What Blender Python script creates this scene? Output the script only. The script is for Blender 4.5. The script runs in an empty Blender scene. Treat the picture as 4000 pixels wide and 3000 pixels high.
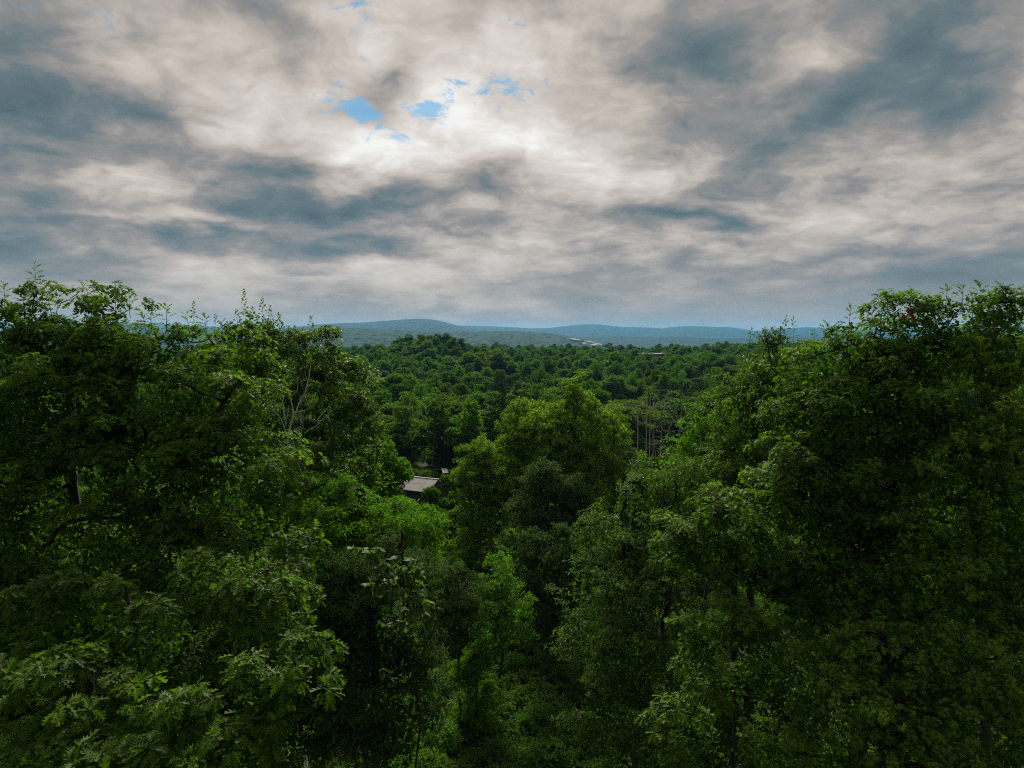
import bpy, math, random
import numpy as np
from mathutils import Vector, Matrix

S = bpy.context.scene
C = S.collection
R = math.radians
rng = np.random.default_rng(7)
random.seed(7)

# ------------------------------------------------------------------ camera
CAM_Z = 24.0
F = 2703.0                       # focal length in photo pixels (4000 wide)
PITCH = math.atan((1500 - 1310) / F)
cam_d = bpy.data.cameras.new('camera')
cam = bpy.data.objects.new('camera', cam_d)
C.objects.link(cam)
S.camera = cam
cam_d.sensor_width = 36
cam_d.lens = 36 * F / 4000
cam_d.clip_start = 0.1
cam_d.clip_end = 60000
cam.location = (0, 0, CAM_Z)
cam.rotation_euler = (math.pi / 2 - PITCH, 0, 0)

# ------------------------------------------------------------------ sun, exposure, sampling
SUN_EL, SUN_AZ = 36.0, -3.5      # degrees above the horizon, degrees right of +Y
sd = bpy.data.lights.new('sun', 'SUN')
sun = bpy.data.objects.new('sun', sd)
C.objects.link(sun)
sd.energy = 1.5
sd.angle = R(14)
sd.color = (1.0, 0.92, 0.78)
sun.location = (0, 0, 200)
_d = Vector((math.sin(R(SUN_AZ)) * math.cos(R(SUN_EL)), math.cos(R(SUN_AZ)) * math.cos(R(SUN_EL)), math.sin(R(SUN_EL))))
sun.rotation_euler = _d.to_track_quat('Z', 'Y').to_euler()
S.view_settings.view_transform = 'Standard'
S.view_settings.look = 'None'
S.view_settings.gamma = 1
S.view_settings.use_curve_mapping = False
S.view_settings.exposure = 2.26
cy = S.cycles
cy.max_bounces = 5
cy.diffuse_bounces = 2
cy.glossy_bounces = 2
cy.transmission_bounces = 3
cy.transparent_max_bounces = 4
cy.volume_bounces = 1
cy.sample_clamp_indirect = 4
cy.use_denoising = False
S.cycles.filter_width = 1.1
cy.caustics_reflective = False
cy.caustics_refractive = False


# ------------------------------------------------------------------ geometry helpers
CP, SP = math.cos(PITCH), math.sin(PITCH)


def at(px, py, d):
    """world point seen at photo pixel (px,py) at depth d metres along the view axis"""
    x = (px - 2000) / F
    v = (1500 - py) / F
    return np.array([d * x, d * (CP + v * SP), CAM_Z + d * (-SP + v * CP)])


def to_px(P):
    q = P - np.array([0, 0, CAM_Z])
    dep = q[:, 1] * CP - q[:, 2] * SP
    up = q[:, 1] * SP + q[:, 2] * CP
    return 2000 + F * q[:, 0] / dep, 1500 - F * up / dep, dep


# ------------------------------------------------------------------ node helpers
class NT:
    def __init__(s, tree):
        s.t = tree
        s.n = tree.nodes
        s.l = tree.links

    def node(s, typ, **kw):
        n = s.n.new(typ)
        for k, v in kw.items():
            setattr(n, k, v)
        return n

    def put(s, sock, v):
        if v is None:
            return
        if isinstance(v, bpy.types.NodeSocket):
            s.l.new(v, sock)
        else:
            sock.default_value = v

    def math(s, op, a, b=None, c=None, clamp=False):
        n = s.node('ShaderNodeMath', operation=op, use_clamp=clamp)
        for i, v in enumerate((a, b, c)):
            if v is not None:
                s.put(n.inputs[i], v)
        return n.outputs[0]

    def vmath(s, op, a, b=None, c=None, out=0):
        n = s.node('ShaderNodeVectorMath', operation=op)
        for i, v in enumerate((a, b, c)):
            if v is not None:
                s.put(n.inputs[i], v)
        return n.outputs[out]

    def noise(s, vec, scale, detail=4, rough=0.5, dist=0.0, color=False):
        n = s.node('ShaderNodeTexNoise')
        s.put(n.inputs['Vector'], vec)
        n.inputs['Scale'].default_value = scale
        n.inputs['Detail'].default_value = detail
        n.inputs['Roughness'].default_value = rough
        n.inputs['Distortion'].default_value = dist
        return n.outputs['Color' if color else 'Fac']

    def ramp(s, fac, stops, interp='LINEAR'):
        n = s.node('ShaderNodeValToRGB')
        n.color_ramp.interpolation = interp
        e = n.color_ramp.elements
        while len(e) < len(stops):
            e.new(0.5)
        for i, (p, c) in enumerate(stops):
            e[i].position = p
            e[i].color = (*c, 1)
        s.put(n.inputs[0], fac)
        return n.outputs[0]

    def mix(s, f, a, b, typ='RGBA', blend='MIX'):
        n = s.node('ShaderNodeMix', data_type=typ, blend_type=blend)
        s.put(n.inputs[0], f)
        i = 6 if typ == 'RGBA' else 2
        s.put(n.inputs[i], a)
        s.put(n.inputs[i + 1], b)
        return n.outputs[2 if typ == 'RGBA' else 0]


def lin(r, g, b):
    f = lambda c: (c / 255 / 12.92) if c / 255 <= 0.04045 else ((c / 255 + 0.055) / 1.055) ** 2.4
    return (f(r), f(g), f(b))


# ------------------------------------------------------------------ world: overcast sky with a few blue gaps
def build_world():
    w = bpy.data.worlds.new('World')
    S.world = w
    w.use_nodes = True
    w.node_tree.nodes.clear()
    t = NT(w.node_tree)
    tc = t.node('ShaderNodeTexCoord').outputs['Generated']
    d = t.vmath('NORMALIZE', tc)
    sp = t.node('ShaderNodeSeparateXYZ')
    t.put(sp.inputs[0], d)
    x, y, z = sp.outputs
    # the cloud layer as a plane above, seen in perspective
    zz = t.math('MULTIPLY_ADD', t.math('MAXIMUM', z, 0.0), 1.05, 0.27)
    cp = t.node('ShaderNodeCombineXYZ')
    t.put(cp.inputs[0], t.math('DIVIDE', x, zz))
    t.put(cp.inputs[1], t.math('DIVIDE', y, zz))
    plane = cp.outputs[0]
    az = t.math('ARCTAN2', x, y)
    el = t.math('ARCSINE', z)
    ca = t.node('ShaderNodeCombineXYZ')
    t.put(ca.inputs[0], az)
    t.put(ca.inputs[1], el)
    # ragged edges: shift the large shapes by noise
    wn = t.noise(plane, 2.4, 6, 0.5, 0.0, color=True)
    wv = t.vmath('SUBTRACT', wn, (0.5, 0.5, 0.5))
    wm = t.vmath('MULTIPLY', wv, (0.30, 0.18, 0))
    ae = t.vmath('ADD', ca.outputs[0], wm)

    def blob(px, py, sx, sy, rot=0.0, coord=None):
        q = at(px, py, 1.0) - np.array([0, 0, CAM_Z])
        q /= np.linalg.norm(q)
        a0, e0 = math.atan2(q[0], q[1]), math.asin(q[2])
        m = t.node('ShaderNodeMapping', vector_type='TEXTURE')
        m.inputs['Location'].default_value = (a0, e0, 0)
        m.inputs['Rotation'].default_value = (0, 0, R(rot))
        m.inputs['Scale'].default_value = (2.3 * sx / F, 2.3 * sy / F, 1)
        t.put(m.inputs[0], coord if coord is not None else ae)
        g = t.node('ShaderNodeTexGradient', gradient_type='QUADRATIC_SPHERE')
        t.put(g.inputs[0], m.outputs[0])
        return g.outputs['Fac']

    bright = [(1680, 430, 800, 520, .6), (1650, 560, 520, 240, .22), (2100, 440, 260, 220, .02), (1850, 690, 260, 90, .12),
              (2200, 160, 330, 160, .1), (1700, 1180, 1100, 50, .24), (850, 130, 330, 110, .2), (150, 690, 260, 130, .22), (700, 905, 330, 55, .32), (480, 170, 240, 90, .22),
              (2700, 1000, 420, 30, .24), (1300, 1075, 600, 34, .16), (500, 1195, 560, 34, .3), (3650, 560, 420, 220, .22), (3300, 190, 300, 90, .25, 10),
              (2400, 640, 350, 130, .06), (1330, 540, 300, 140, .2), (1300, 230, 180, 130, .15), (2800, 560, 200, 100, .15), (3550, 960, 300, 50, .2), (480, 680, 250, 60, .18), (800, 560, 300, 40, .16),
              (1700, 1130, 700, 40, .12), (2300, 860, 300, 60, .05), (3900, 250, 160, 160, .15)]
    dark = [(90, 400, 260, 200, .62), (560, 430, 380, 150, .4, -20), (800, 300, 160, 150, .18), (1150, 230, 170, 100, .35), (1050, 20, 180, 50, .3),
            (1540, 290, 110, 130, .5), (1060, 660, 330, 110, .5, -15), (1200, 800, 480, 90, .55), (800, 955, 560, 42, .5), (1350, 960, 330, 60, .3),
            (1780, 780, 420, 80, .4), (2020, 720, 150, 70, .2), (2280, 60, 180, 110, .26), (2720, 240, 260, 110, .42), (3050, 340, 300, 80, .3),
            (3300, 440, 320, 140, .6, 15), (3640, 200, 260, 90, .3, 25), (2740, 870, 360, 34, .55), (3260, 960, 380, 48, .45), (2950, 1130, 900, 50, .34),
            (200, 1110, 420, 60, .42), (1450, 1040, 150, 30, .2), (3750, 1080, 420, 45, .3), (1900, 1245, 1500, 50, .26), (400, 1010, 500, 40, .3), (3200, 1220, 1200, 60, .3)]
    acc = 0.575
    for b in bright:
        acc = t.math('MULTIPLY_ADD', blob(*b[:4], b[5] if len(b) > 5 else 0), b[4] * 0.52, acc)
    for b in dark:
        acc = t.math('MULTIPLY_ADD', blob(*b[:4], b[5] if len(b) > 5 else 0), -b[4] * 0.6, acc)
    n1 = t.noise(plane, 1.45, 8, 0.5, 0.1)
    pw = t.vmath('MULTIPLY_ADD', t.vmath('SUBTRACT', t.noise(plane, 4.0, 5, 0.55, 0.0, color=True), (0.5, 0.5, 0.5)), (0.2, 0.2, 0), plane)
    n2 = t.noise(pw, 4.4, 9, 0.55, 0.0)
    n3 = t.noise(pw, 17.0, 8, 0.62, 0.0)
    acc = t.math('MULTIPLY_ADD', t.math('SUBTRACT', n1, 0.5), 1.0, acc)
    calm = t.node('ShaderNodeMapRange', interpolation_type='SMOOTHSTEP')       # detail melts away towards the horizon
    t.put(calm.inputs[0], z)
    calm.inputs[1].default_value = 0.0
    calm.inputs[2].default_value = 0.2
    calm.inputs[3].default_value = 0.3
    calm.inputs[4].default_value = 1.0
    calm = calm.outputs[0]
    acc = t.math('MULTIPLY_ADD', t.math('MULTIPLY', t.math('SUBTRACT', n2, 0.5), 0.78), calm, acc)
    acc = t.math('MULTIPLY_ADD', t.math('MULTIPLY', t.math('SUBTRACT', n3, 0.5), 0.2), calm, acc)
    bil = t.math('ABSOLUTE', t.math('SUBTRACT', t.noise(pw, 3.2, 6, 0.55), 0.5))
    acc = t.math('MULTIPLY_ADD', t.math('MULTIPLY', t.math('SUBTRACT', bil, 0.08), 0.7), calm, acc)
    # cloud thins towards the veiled sun; unseen sky behind darkened to dim camera-facing foliage
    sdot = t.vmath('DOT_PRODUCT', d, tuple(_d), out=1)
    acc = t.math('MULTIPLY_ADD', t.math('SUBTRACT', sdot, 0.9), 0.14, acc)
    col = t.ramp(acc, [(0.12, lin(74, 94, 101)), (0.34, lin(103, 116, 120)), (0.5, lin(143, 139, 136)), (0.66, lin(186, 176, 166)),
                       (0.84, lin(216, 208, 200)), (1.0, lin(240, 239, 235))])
    # veil of thin blue-grey towards the horizon
    hz = t.node('ShaderNodeMapRange', interpolation_type='SMOOTHSTEP')
    t.put(hz.inputs[0], z)
    hz.inputs[1].default_value = 0.0
    hz.inputs[2].default_value = 0.12
    hz.inputs[3].default_value = 0.6
    hz.inputs[4].default_value = 0.0
    col = t.mix(hz.outputs[0], col, (*lin(178, 164, 150), 1))
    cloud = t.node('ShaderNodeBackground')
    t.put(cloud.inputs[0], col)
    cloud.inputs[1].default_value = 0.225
    # blue gaps
    fine = t.noise(plane, 14.0, 9, 0.68, 0.9)
    fw = t.vmath('MULTIPLY', t.vmath('SUBTRACT', t.noise(plane, 6.0, 6, 0.6, 0.2, color=True), (0.5, 0.5, 0.5)), (0.05, 0.035, 0))
    fc = t.vmath('ADD', ca.outputs[0], fw)
    holes = [(1285, 390, 66, 34, 0, 1.1), (1390, 440, 40, 42, -30, 1.2), (1450, 465, 60, 34, -20, 1.2), (1690, 425, 85, 34, 0, 1.4), (1830, 325, 70, 24, 0, 1.0),
             (2000, 345, 85, 34, 10, 1.15), (1560, 520, 60, 28, 0, .8), (1425, 85, 60, 60, 0, 1.0), (270, 45, 90, 26, 0, .6), (2040, 115, 60, 40, 0, .6), (85, 30, 50, 20, 0, .6)]
    hacc = -0.30
    for h in holes:
        hacc = t.math('MULTIPLY_ADD', blob(*h[:5], coord=fc), h[5] * 1.1, hacc)
    hacc = t.math('MULTIPLY_ADD', t.math('SUBTRACT', fine, 0.5), 5.5, hacc)
    mr = t.node('ShaderNodeMapRange', interpolation_type='SMOOTHSTEP')
    t.put(mr.inputs[0], hacc)
    mr.inputs[1].default_value = 0.1
    mr.inputs[2].default_value = 1.0
    mr.inputs[4].default_value = 0.72
    gate = 0.0
    for h in holes:
        gate = t.math('MULTIPLY_ADD', blob(h[0], h[1], h[2] * 1.3, h[3] * 1.3, h[4], coord=fc), 6.0, gate)
    gate = t.math('MINIMUM', gate, 1.0)
    hm = t.math('MULTIPLY', mr.outputs[0], gate)
    sky = t.node('ShaderNodeTexSky', sky_type='NISHITA')
    sky.sun_disc = False
    sky.sun_elevation = R(SUN_EL)
    sky.sun_rotation = R(SUN_AZ)
    sky.air_density = 1.0
    sky.dust_density = 0.0
    sky.ozone_density = 1.5
    sb = t.node('ShaderNodeBackground')
    t.put(sb.inputs[0], t.mix(1.0, sky.outputs[0], (.19, .40, .42, 1), blend='MULTIPLY'))
    sb.inputs[1].default_value = 0.05
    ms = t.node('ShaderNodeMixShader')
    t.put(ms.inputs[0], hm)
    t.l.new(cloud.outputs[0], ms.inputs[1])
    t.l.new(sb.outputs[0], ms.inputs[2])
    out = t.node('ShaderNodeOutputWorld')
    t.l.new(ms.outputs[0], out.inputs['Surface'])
    w.cycles.sampling_method = 'MANUAL'
    w.cycles.sample_map_resolution = 1024


build_world()


# ------------------------------------------------------------------ materials
def new_mat(name):
    m = bpy.data.materials.new(name)
    m.use_nodes = True
    m.node_tree.nodes.clear()
    return m, NT(m.node_tree)


def leaf_mat(name, dark, mid, light, trans=0.35, rough=0.6, spec=0.09, objvar=0.0):
    m, t = new_mat(name)
    a = t.node('ShaderNodeAttribute', attribute_name='tint').outputs['Fac']
    if objvar:
        oi = t.node('ShaderNodeObjectInfo').outputs['Random']
        a = t.math('MULTIPLY_ADD', t.math('SUBTRACT', oi, 0.5), objvar, a)
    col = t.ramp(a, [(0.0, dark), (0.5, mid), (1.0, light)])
    if objvar:
        hs = t.node('ShaderNodeHueSaturation')
        oi2 = t.math('FRACT', t.math('MULTIPLY', oi, 37.7))
        t.put(hs.inputs['Hue'], t.math('MULTIPLY_ADD', oi2, 0.035, 0.480))
        t.put(hs.inputs['Value'], t.math('MULTIPLY_ADD', t.math('FRACT', t.math('MULTIPLY', oi, 91.3)), 0.65, 0.78))
        t.put(hs.inputs['Color'], col)
        col = hs.outputs[0]
    geo = t.node('ShaderNodeNewGeometry')
    # leaf undersides are paler and duller
    under = t.mix(0.22, col, (0.085, 0.10, 0.06, 1))
    c2 = t.mix(geo.outputs['Backfacing'], col, under)
    p = t.node('ShaderNodeBsdfPrincipled')
    t.put(p.inputs['Base Color'], c2)
    p.inputs['Roughness'].default_value = rough
    p.inputs['Specular IOR Level'].default_value = spec
    tr = t.node('ShaderNodeBsdfTranslucent')
    tcol = t.mix(1.0, col, (1.25, 1.6, 0.55, 1), blend='MULTIPLY')
    t.put(tr.inputs['Color'], tcol)
    ms = t.node('ShaderNodeMixShader')
    ms.inputs[0].default_value = trans
    t.l.new(p.outputs[0], ms.inputs[1])
    t.l.new(tr.outputs[0], ms.inputs[2])
    o = t.node('ShaderNodeOutputMaterial')
    t.l.new(ms.outputs[0], o.inputs['Surface'])
    return m


def solid_mat(name, c1, c2, scale=8, rough=0.85, bump=0.3, stretch=(1, 1, 1), metal=0.0, coord='Object'):
    m, t = new_mat(name)
    tc = t.node('ShaderNodeTexCoord').outputs[coord]
    v = t.vmath('MULTIPLY', tc, stretch)
    n = t.noise(v, scale, 7, 0.62, 0.3)
    col = t.ramp(n, [(0.3, c1), (0.7, c2)])
    p = t.node('ShaderNodeBsdfPrincipled')
    t.put(p.inputs['Base Color'], col)
    p.inputs['Roughness'].default_value = rough
    p.inputs['Metallic'].default_value = metal
    p.inputs['Specular IOR Level'].default_value = 0.25
    if bump:
        b = t.node('ShaderNodeBump')
        b.inputs['Strength'].default_value = bump
        b.inputs['Distance'].default_value = 0.02
        t.put(b.inputs['Height'], n)
        t.l.new(b.outputs[0], p.inputs['Normal'])
    o = t.node('ShaderNodeOutputMaterial')
    t.l.new(p.outputs[0], o.inputs['Surface'])
    return m


M_OAK = leaf_mat('oak_leaf', (.034, .080, .004), (.066, .132, .006), (.128, .215, .008), trans=.45)
M_OAKR = leaf_mat('oak_leaf_olive', (.036, .080, .006), (.064, .128, .008), (.115, .195, .012), trans=.42)
M_MAPLE = leaf_mat('maple_leaf', (.066, .125, .010), (.105, .185, .014), (.150, .245, .022), trans=.38)
M_ASPEN = leaf_mat('aspen_leaf', (.045, .090, .008), (.072, .135, .010), (.125, .195, .018), trans=.42, rough=.55, spec=.14)
M_SMALL = leaf_mat('small_leaf', (.042, .085, .010), (.072, .135, .014), (.125, .205, .026), trans=.38, rough=.55, spec=.14)
M_BRIGHT = leaf_mat('bright_leaf', (.060, .135, .010), (.095, .200, .014), (.150, .270, .022), trans=.45, spec=.05)
M_ASH = leaf_mat('dull_leaf', (.028, .055, .014), (.042, .080, .020), (.065, .115, .028), trans=.34, spec=.05)
M_VINE = leaf_mat('grape_leaf', (.050, .095, .020), (.075, .130, .030), (.10, .165, .042), trans=.35)
M_DEADLEAF = leaf_mat('brown_leaf', (.16, .055, .02), (.22, .08, .03), (.28, .11, .04), trans=.25)
M_WOOD_TREE = leaf_mat('woodland_leaf', (.036, .080, .005), (.066, .130, .006), (.115, .200, .010), trans=.40, objvar=.55, spec=.02)
M_CONIFER = leaf_mat('conifer_needle', (.016, .032, .013), (.025, .048, .017), (.040, .070, .022), trans=.12, objvar=.4, spec=0.0, rough=.9)
M_SHRUB = leaf_mat('shrub_leaf', (.042, .090, .014), (.070, .140, .018), (.115, .200, .026), trans=.40, objvar=.5, spec=.03)
M_TWIG = solid_mat('grey_brown_twigs', (.06, .052, .042), (.12, .105, .085), 6, bump=0)
M_VALLEY = leaf_mat('valley_leaf', (.065, .115, .008), (.105, .175, .012), (.170, .260, .020), trans=.45, spec=.04)
M_BARK = solid_mat('grey_brown_bark', (.016, .014, .011), (.042, .037, .030), 9, stretch=(1, 1, .25), bump=.6)
M_PALE = solid_mat('pale_aspen_bark', (.42, .40, .36), (.66, .64, .58), 6, stretch=(1, 1, 2), bump=.2)
M_DEAD = solid_mat('bleached_bark', (.13, .12, .095), (.24, .22, .18), 6, stretch=(1, 1, .3), bump=.3)


# ------------------------------------------------------------------ mesh building
def tri_mesh(name, V, T, mat, tint=None, smooth=False):
    me = bpy.data.meshes.new(name)
    V = np.ascontiguousarray(V, dtype=np.float32)
    T = np.ascontiguousarray(T, dtype=np.int32)
    me.vertices.add(len(V))
    me.vertices.foreach_set('co', V.ravel())
    me.loops.add(T.size)
    me.loops.foreach_set('vertex_index', T.ravel())
    k = T.shape[1]
    me.polygons.add(len(T))
    me.polygons.foreach_set('loop_start', np.arange(0, T.size, k, dtype=np.int32))
    me.polygons.foreach_set('loop_total', np.full(len(T), k, dtype=np.int32))
    me.polygons.foreach_set('use_smooth', np.full(len(T), bool(smooth)))
    if tint is not None:
        a = me.attributes.new('tint', 'FLOAT', 'POINT')
        a.data.foreach_set('value', np.ascontiguousarray(tint, dtype=np.float32))
    me.update(calc_edges=True)
    if mat:
        me.materials.append(mat)
    return me


def link(name, data, parent=None):
    o = bpy.data.objects.new(name, data)
    C.objects.link(o)
    if parent:
        o.parent = parent
    return o


def thing(name, label, cat, loc=(0, 0, 0), group=None, rz=0.0):
    o = bpy.data.objects.new(name, None)
    C.objects.link(o)
    o.location = loc
    o.rotation_euler = (0, 0, rz)
    o.empty_display_size = 0.3
    o['label'] = label
    o['category'] = cat
    if group:
        o['group'] = group
    return o


def template(kind):
    """leaf outlines: (verts [along, across, up], triangles), one unit long"""
    V, T = [], []
    if kind == 'oak_hi':
        M = [(0, 0), (.25, 0), (.47, 0), (.68, 0), (.85, 0), (1, 0)]
        Sn = [(.25, .045), (.46, .05), (.66, .05), (.84, .035)]
        L = [(.32, .20), (.62, .35), (.85, .29), (.96, .12)]
        V = [(a, 0, 0) for a, _ in M]
        for s in (1, -1):
            b = len(V)
            V += [(a, s * c, .02) for a, c in Sn] + [(a, s * c, .10 + .1 * c) for a, c in L]
            S_ = [0] + [b + i for i in range(4)]
            tr = []
            for i in range(4):
                tr.append((S_[i], b + 4 + i, S_[i + 1]))
            tr.append((0, S_[1], 1))
            for i in range(1, 4):
                tr += [(i, S_[i], S_[i + 1]), (i, S_[i + 1], i + 1)]
            tr.append((4, S_[4], 5))
            T += tr if s < 0 else [(c, b_, a) for a, b_, c in tr]
    elif kind == 'oak_lo':
        V = [(0, 0, 0), (1, 0, 0)]
        for s in (1, -1):
            V += [(.36, s * .05, 0), (.62, s * .055, 0), (.34, s * .21, .10), (.66, s * .36, .12), (.90, s * .22, .08)]
        T = [(0, 2, 7), (2, 3, 8), (2, 8, 7), (3, 1, 8), (0, 4, 2), (2, 5, 3), (3, 6, 1), (0, 7, 9), (7, 8, 10), (8, 1, 11)]
    elif kind == 'maple':
        V = [(0, 0, 0), (.33, 0, 0), (1, 0, .02)]
        for s in (1, -1):
            V += [(.52, s * .13, .04), (.33, s * .25, .08), (.06, s * .13, .04), (.74, s * .50, .13), (.20, s * .56, .12)]
        T = [(3, 2, 8), (3, 8, 1)]
        for s, b in ((1, 3), (-1, 8)):
            tr = [(b, b + 3, b + 1), (b + 1, b + 4, b + 2), (0, b + 2, 1), (b + 2, b + 1, 1), (b + 1, b, 1)]
            T += tr if s < 0 else [(c, b_, a) for a, b_, c in tr]
    elif kind == 'grape':
        V = [(.05, 0, 0), (.4, 0, 0), (1, 0, 0)]
        for s in (1, -1):
            V += [(.78, s * .28, .04), (.52, s * .50, .08), (.15, s * .52, .08), (-.12, s * .28, .06)]
        T = []
        for s, b in ((1, 3), (-1, 7)):
            tr = [(1, b, 2), (1, b + 1, b), (1, b + 2, b + 1), (1, b + 3, b + 2), (1, 0, b + 3)]
            T += tr if s > 0 else [(c, b_, a) for a, b_, c in tr]
    elif kind == 'round':
        V = [(0, 0, 0), (.25, .36, .05), (.65, .38, .05), (1, 0, 0), (.65, -.38, .05), (.25, -.36, .05)]
        T = [(0, 3, 1), (1, 3, 2), (0, 5, 3), (5, 4, 3)]
    elif kind == 'ovate':
        V = [(0, 0, 0), (.35, .22, .06), (1, 0, 0), (.35, -.22, .06), (.7, .15, .05), (.7, -.15, .05)]
        T = [(0, 2, 4), (0, 4, 1), (0, 3, 5), (0, 5, 2)]
    elif kind == 'quad':
        V = [(0, 0, 0), (.45, .3, .07), (1, 0, 0), (.5, -.3, .07)]
        T = [(0, 2, 1), (0, 3, 2)]
    elif kind == 'narrow':
        V = [(0, 0, 0), (.4, .13, .04), (1, 0, 0), (.4, -.13, .04)]
        T = [(0, 2, 1), (0, 3, 2)]
    V = np.array(V, float)
    V[:, 2] -= 0.22 * V[:, 0] ** 2 - 0.05          # tip bends down
    return V, np.array(T, int)


def unit(a):
    return a / np.maximum(np.linalg.norm(a, axis=-1, keepdims=True), 1e-9)


def frames(P, D, g, flip=0.55):
    """leaf frames: direction D, upper face towards the sky with jitter"""
    n = len(P)
    up = np.tile([0, 0, 1.0], (n, 1)) + g.normal(0, flip, (n, 3))
    N = unit(up - D * np.sum(up * D, 1, keepdims=True))
    Sd = np.cross(N, D)
    return Sd, N


def leaves_geo(P, D, Sd, N, s, kind):
    V, T = template(kind)
    k = len(V)
    W = (P[:, None, :] + s[:, None, None] * (V[None, :, 0:1] * D[:, None, :] + V[None, :, 1:2] * Sd[:, None, :] + V[None, :, 2:3] * N[:, None, :]))
    TT = T[None] + (np.arange(len(P)) * k)[:, None, None]
    return W.reshape(-1, 3), TT.reshape(-1, 3), k


def tubes(A, B, ra, rb, sides=5):
    """many tapered tubes from A to B as triangles"""
    d = unit(B - A)
    ref = np.where(np.abs(d[:, 2:3]) > 0.9, np.array([[1.0, 0, 0]]), np.array([[0, 0, 1.0]]))
    u = unit(np.cross(d, ref))
    v = np.cross(d, u)
    ang = np.arange(sides) * 2 * math.pi / sides
    ring = np.cos(ang)[None, :, None] * u[:, None, :] + np.sin(ang)[None, :, None] * v[:, None, :]
    VA = A[:, None, :] + ring * ra[:, None, None]
    VB = B[:, None, :] + ring * rb[:, None, None]
    V = np.concatenate([VA, VB], 1)
    i = np.arange(sides)
    j = (i + 1) % sides
    T = np.concatenate([np.stack([i, j, j + sides], 1), np.stack([i, j + sides, i + sides], 1)], 0)
    T = T[None] + (np.arange(len(A)) * 2 * sides)[:, None, None]
    return V.reshape(-1, 3), T.reshape(-1, 3)


def skeleton(base, top, ends, g, steps=3, wobble=0.12):
    """nodes and parents: a trunk and limbs growing out to the clump centres"""
    nt = 9
    ts = np.linspace(0, 1, nt)
    axis = base[None] * (1 - ts[:, None]) + top[None] * ts[:, None]
    axis[1:-1, :2] += g.normal(0, 0.10, (nt - 2, 2)) * (1 + 0.02 * np.linalg.norm(top - base))
    nodes = list(axis)
    par = [-1] + list(range(nt - 1))
    main = [0] * nt
    low = base[2] + 0.35 * (top[2] - base[2])
    dist = np.min(np.linalg.norm(ends[:, None, :] - axis[None, nt // 3:], axis=2), axis=1)
    order = np.argsort(dist)
    arr = np.zeros((nt + len(ends) * steps, 3))
    arr[:nt] = axis
    cnt = nt
    nm = 0
    endnode = np.zeros(len(ends), int)
    for e in order:
        P = ends[e]
        Q = arr[:cnt]
        dv = P - Q
        L = np.linalg.norm(dv, axis=1)
        cost = L * (1 + 0.5 * np.clip(-dv[:, 2] / np.maximum(L, .01), 0, 1)) + np.where(Q[:, 2] < min(low, P[2] - .2), 3.0, 0)
        k = int(np.argmin(cost))
        prev = k
        a = Q[k].copy()
        for s in range(1, steps + 1):
            f = s / steps
            p = a * (1 - f) + P * f
            if s < steps:
                p = p + g.normal(0, wobble * L[k] / steps * 1.2, 3)
                p[2] -= 0.10 * L[k] * math.sin(math.pi * f) * 0.5
            arr[cnt] = p
            if main[prev] == 0:
                nm += 1
                main.append(nm)
            else:
                main.append(main[prev])
            par.append(prev)
            prev = cnt
            cnt += 1
        endnode[e] = prev
    return arr[:cnt], np.array(par), np.array(main), endnode


def sub_clumps(lobes, spacing, shell, g, back=0.35, hollow=0.0):
    Cc, O = [], []
    Lc = np.array([l[0] for l in lobes])
    Lr = np.array([l[1] for l in lobes])
    for c, r in lobes:
        r = np.asarray(r)
        area = 4 * math.pi * ((r[0] * r[1]) ** 1.6 / 3 + (r[0] * r[2]) ** 1.6 / 3 + (r[1] * r[2]) ** 1.6 / 3) ** (1 / 1.6)
        n = int(area / spacing ** 2 * (1 + shell * r.mean() / spacing * 0.8))
        n = max(n, 3)
        d = unit(g.normal(0, 1, (n, 3)))
        cw = np.array([0, 0, CAM_Z]) - c
        cw = cw / np.linalg.norm(cw)
        keep = (d @ cw > -0.25) | (g.random(n) < back)
        keep &= (d[:, 2] > -0.75) | (g.random(n) < .4)
        d = d[keep]
        fr = 1 - shell * g.random(len(d)) ** 1.4
        fr *= 1 + 0.16 * np.sin(3.1 * d[:, 0] * r[0] + 1.7 * c[0]) * np.sin(3.7 * d[:, 2] * r[2] + c[2])
        p = c + d * fr[:, None] * r
        q = np.linalg.norm((p[:, None] - Lc[None]) / Lr[None], axis=2)
        ok = np.sort(q, axis=1)[:, 0] > 0.62
        if hollow:
            ok &= (r.mean() < .5) | (vnoise(p[:, 0] / 1.0, p[:, 2] / .8, 9) > hollow) | (d[:, 2] > .75)
        Cc.append(p[ok])
        O.append(d[ok])
    return np.concatenate(Cc), np.concatenate(O)


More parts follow.
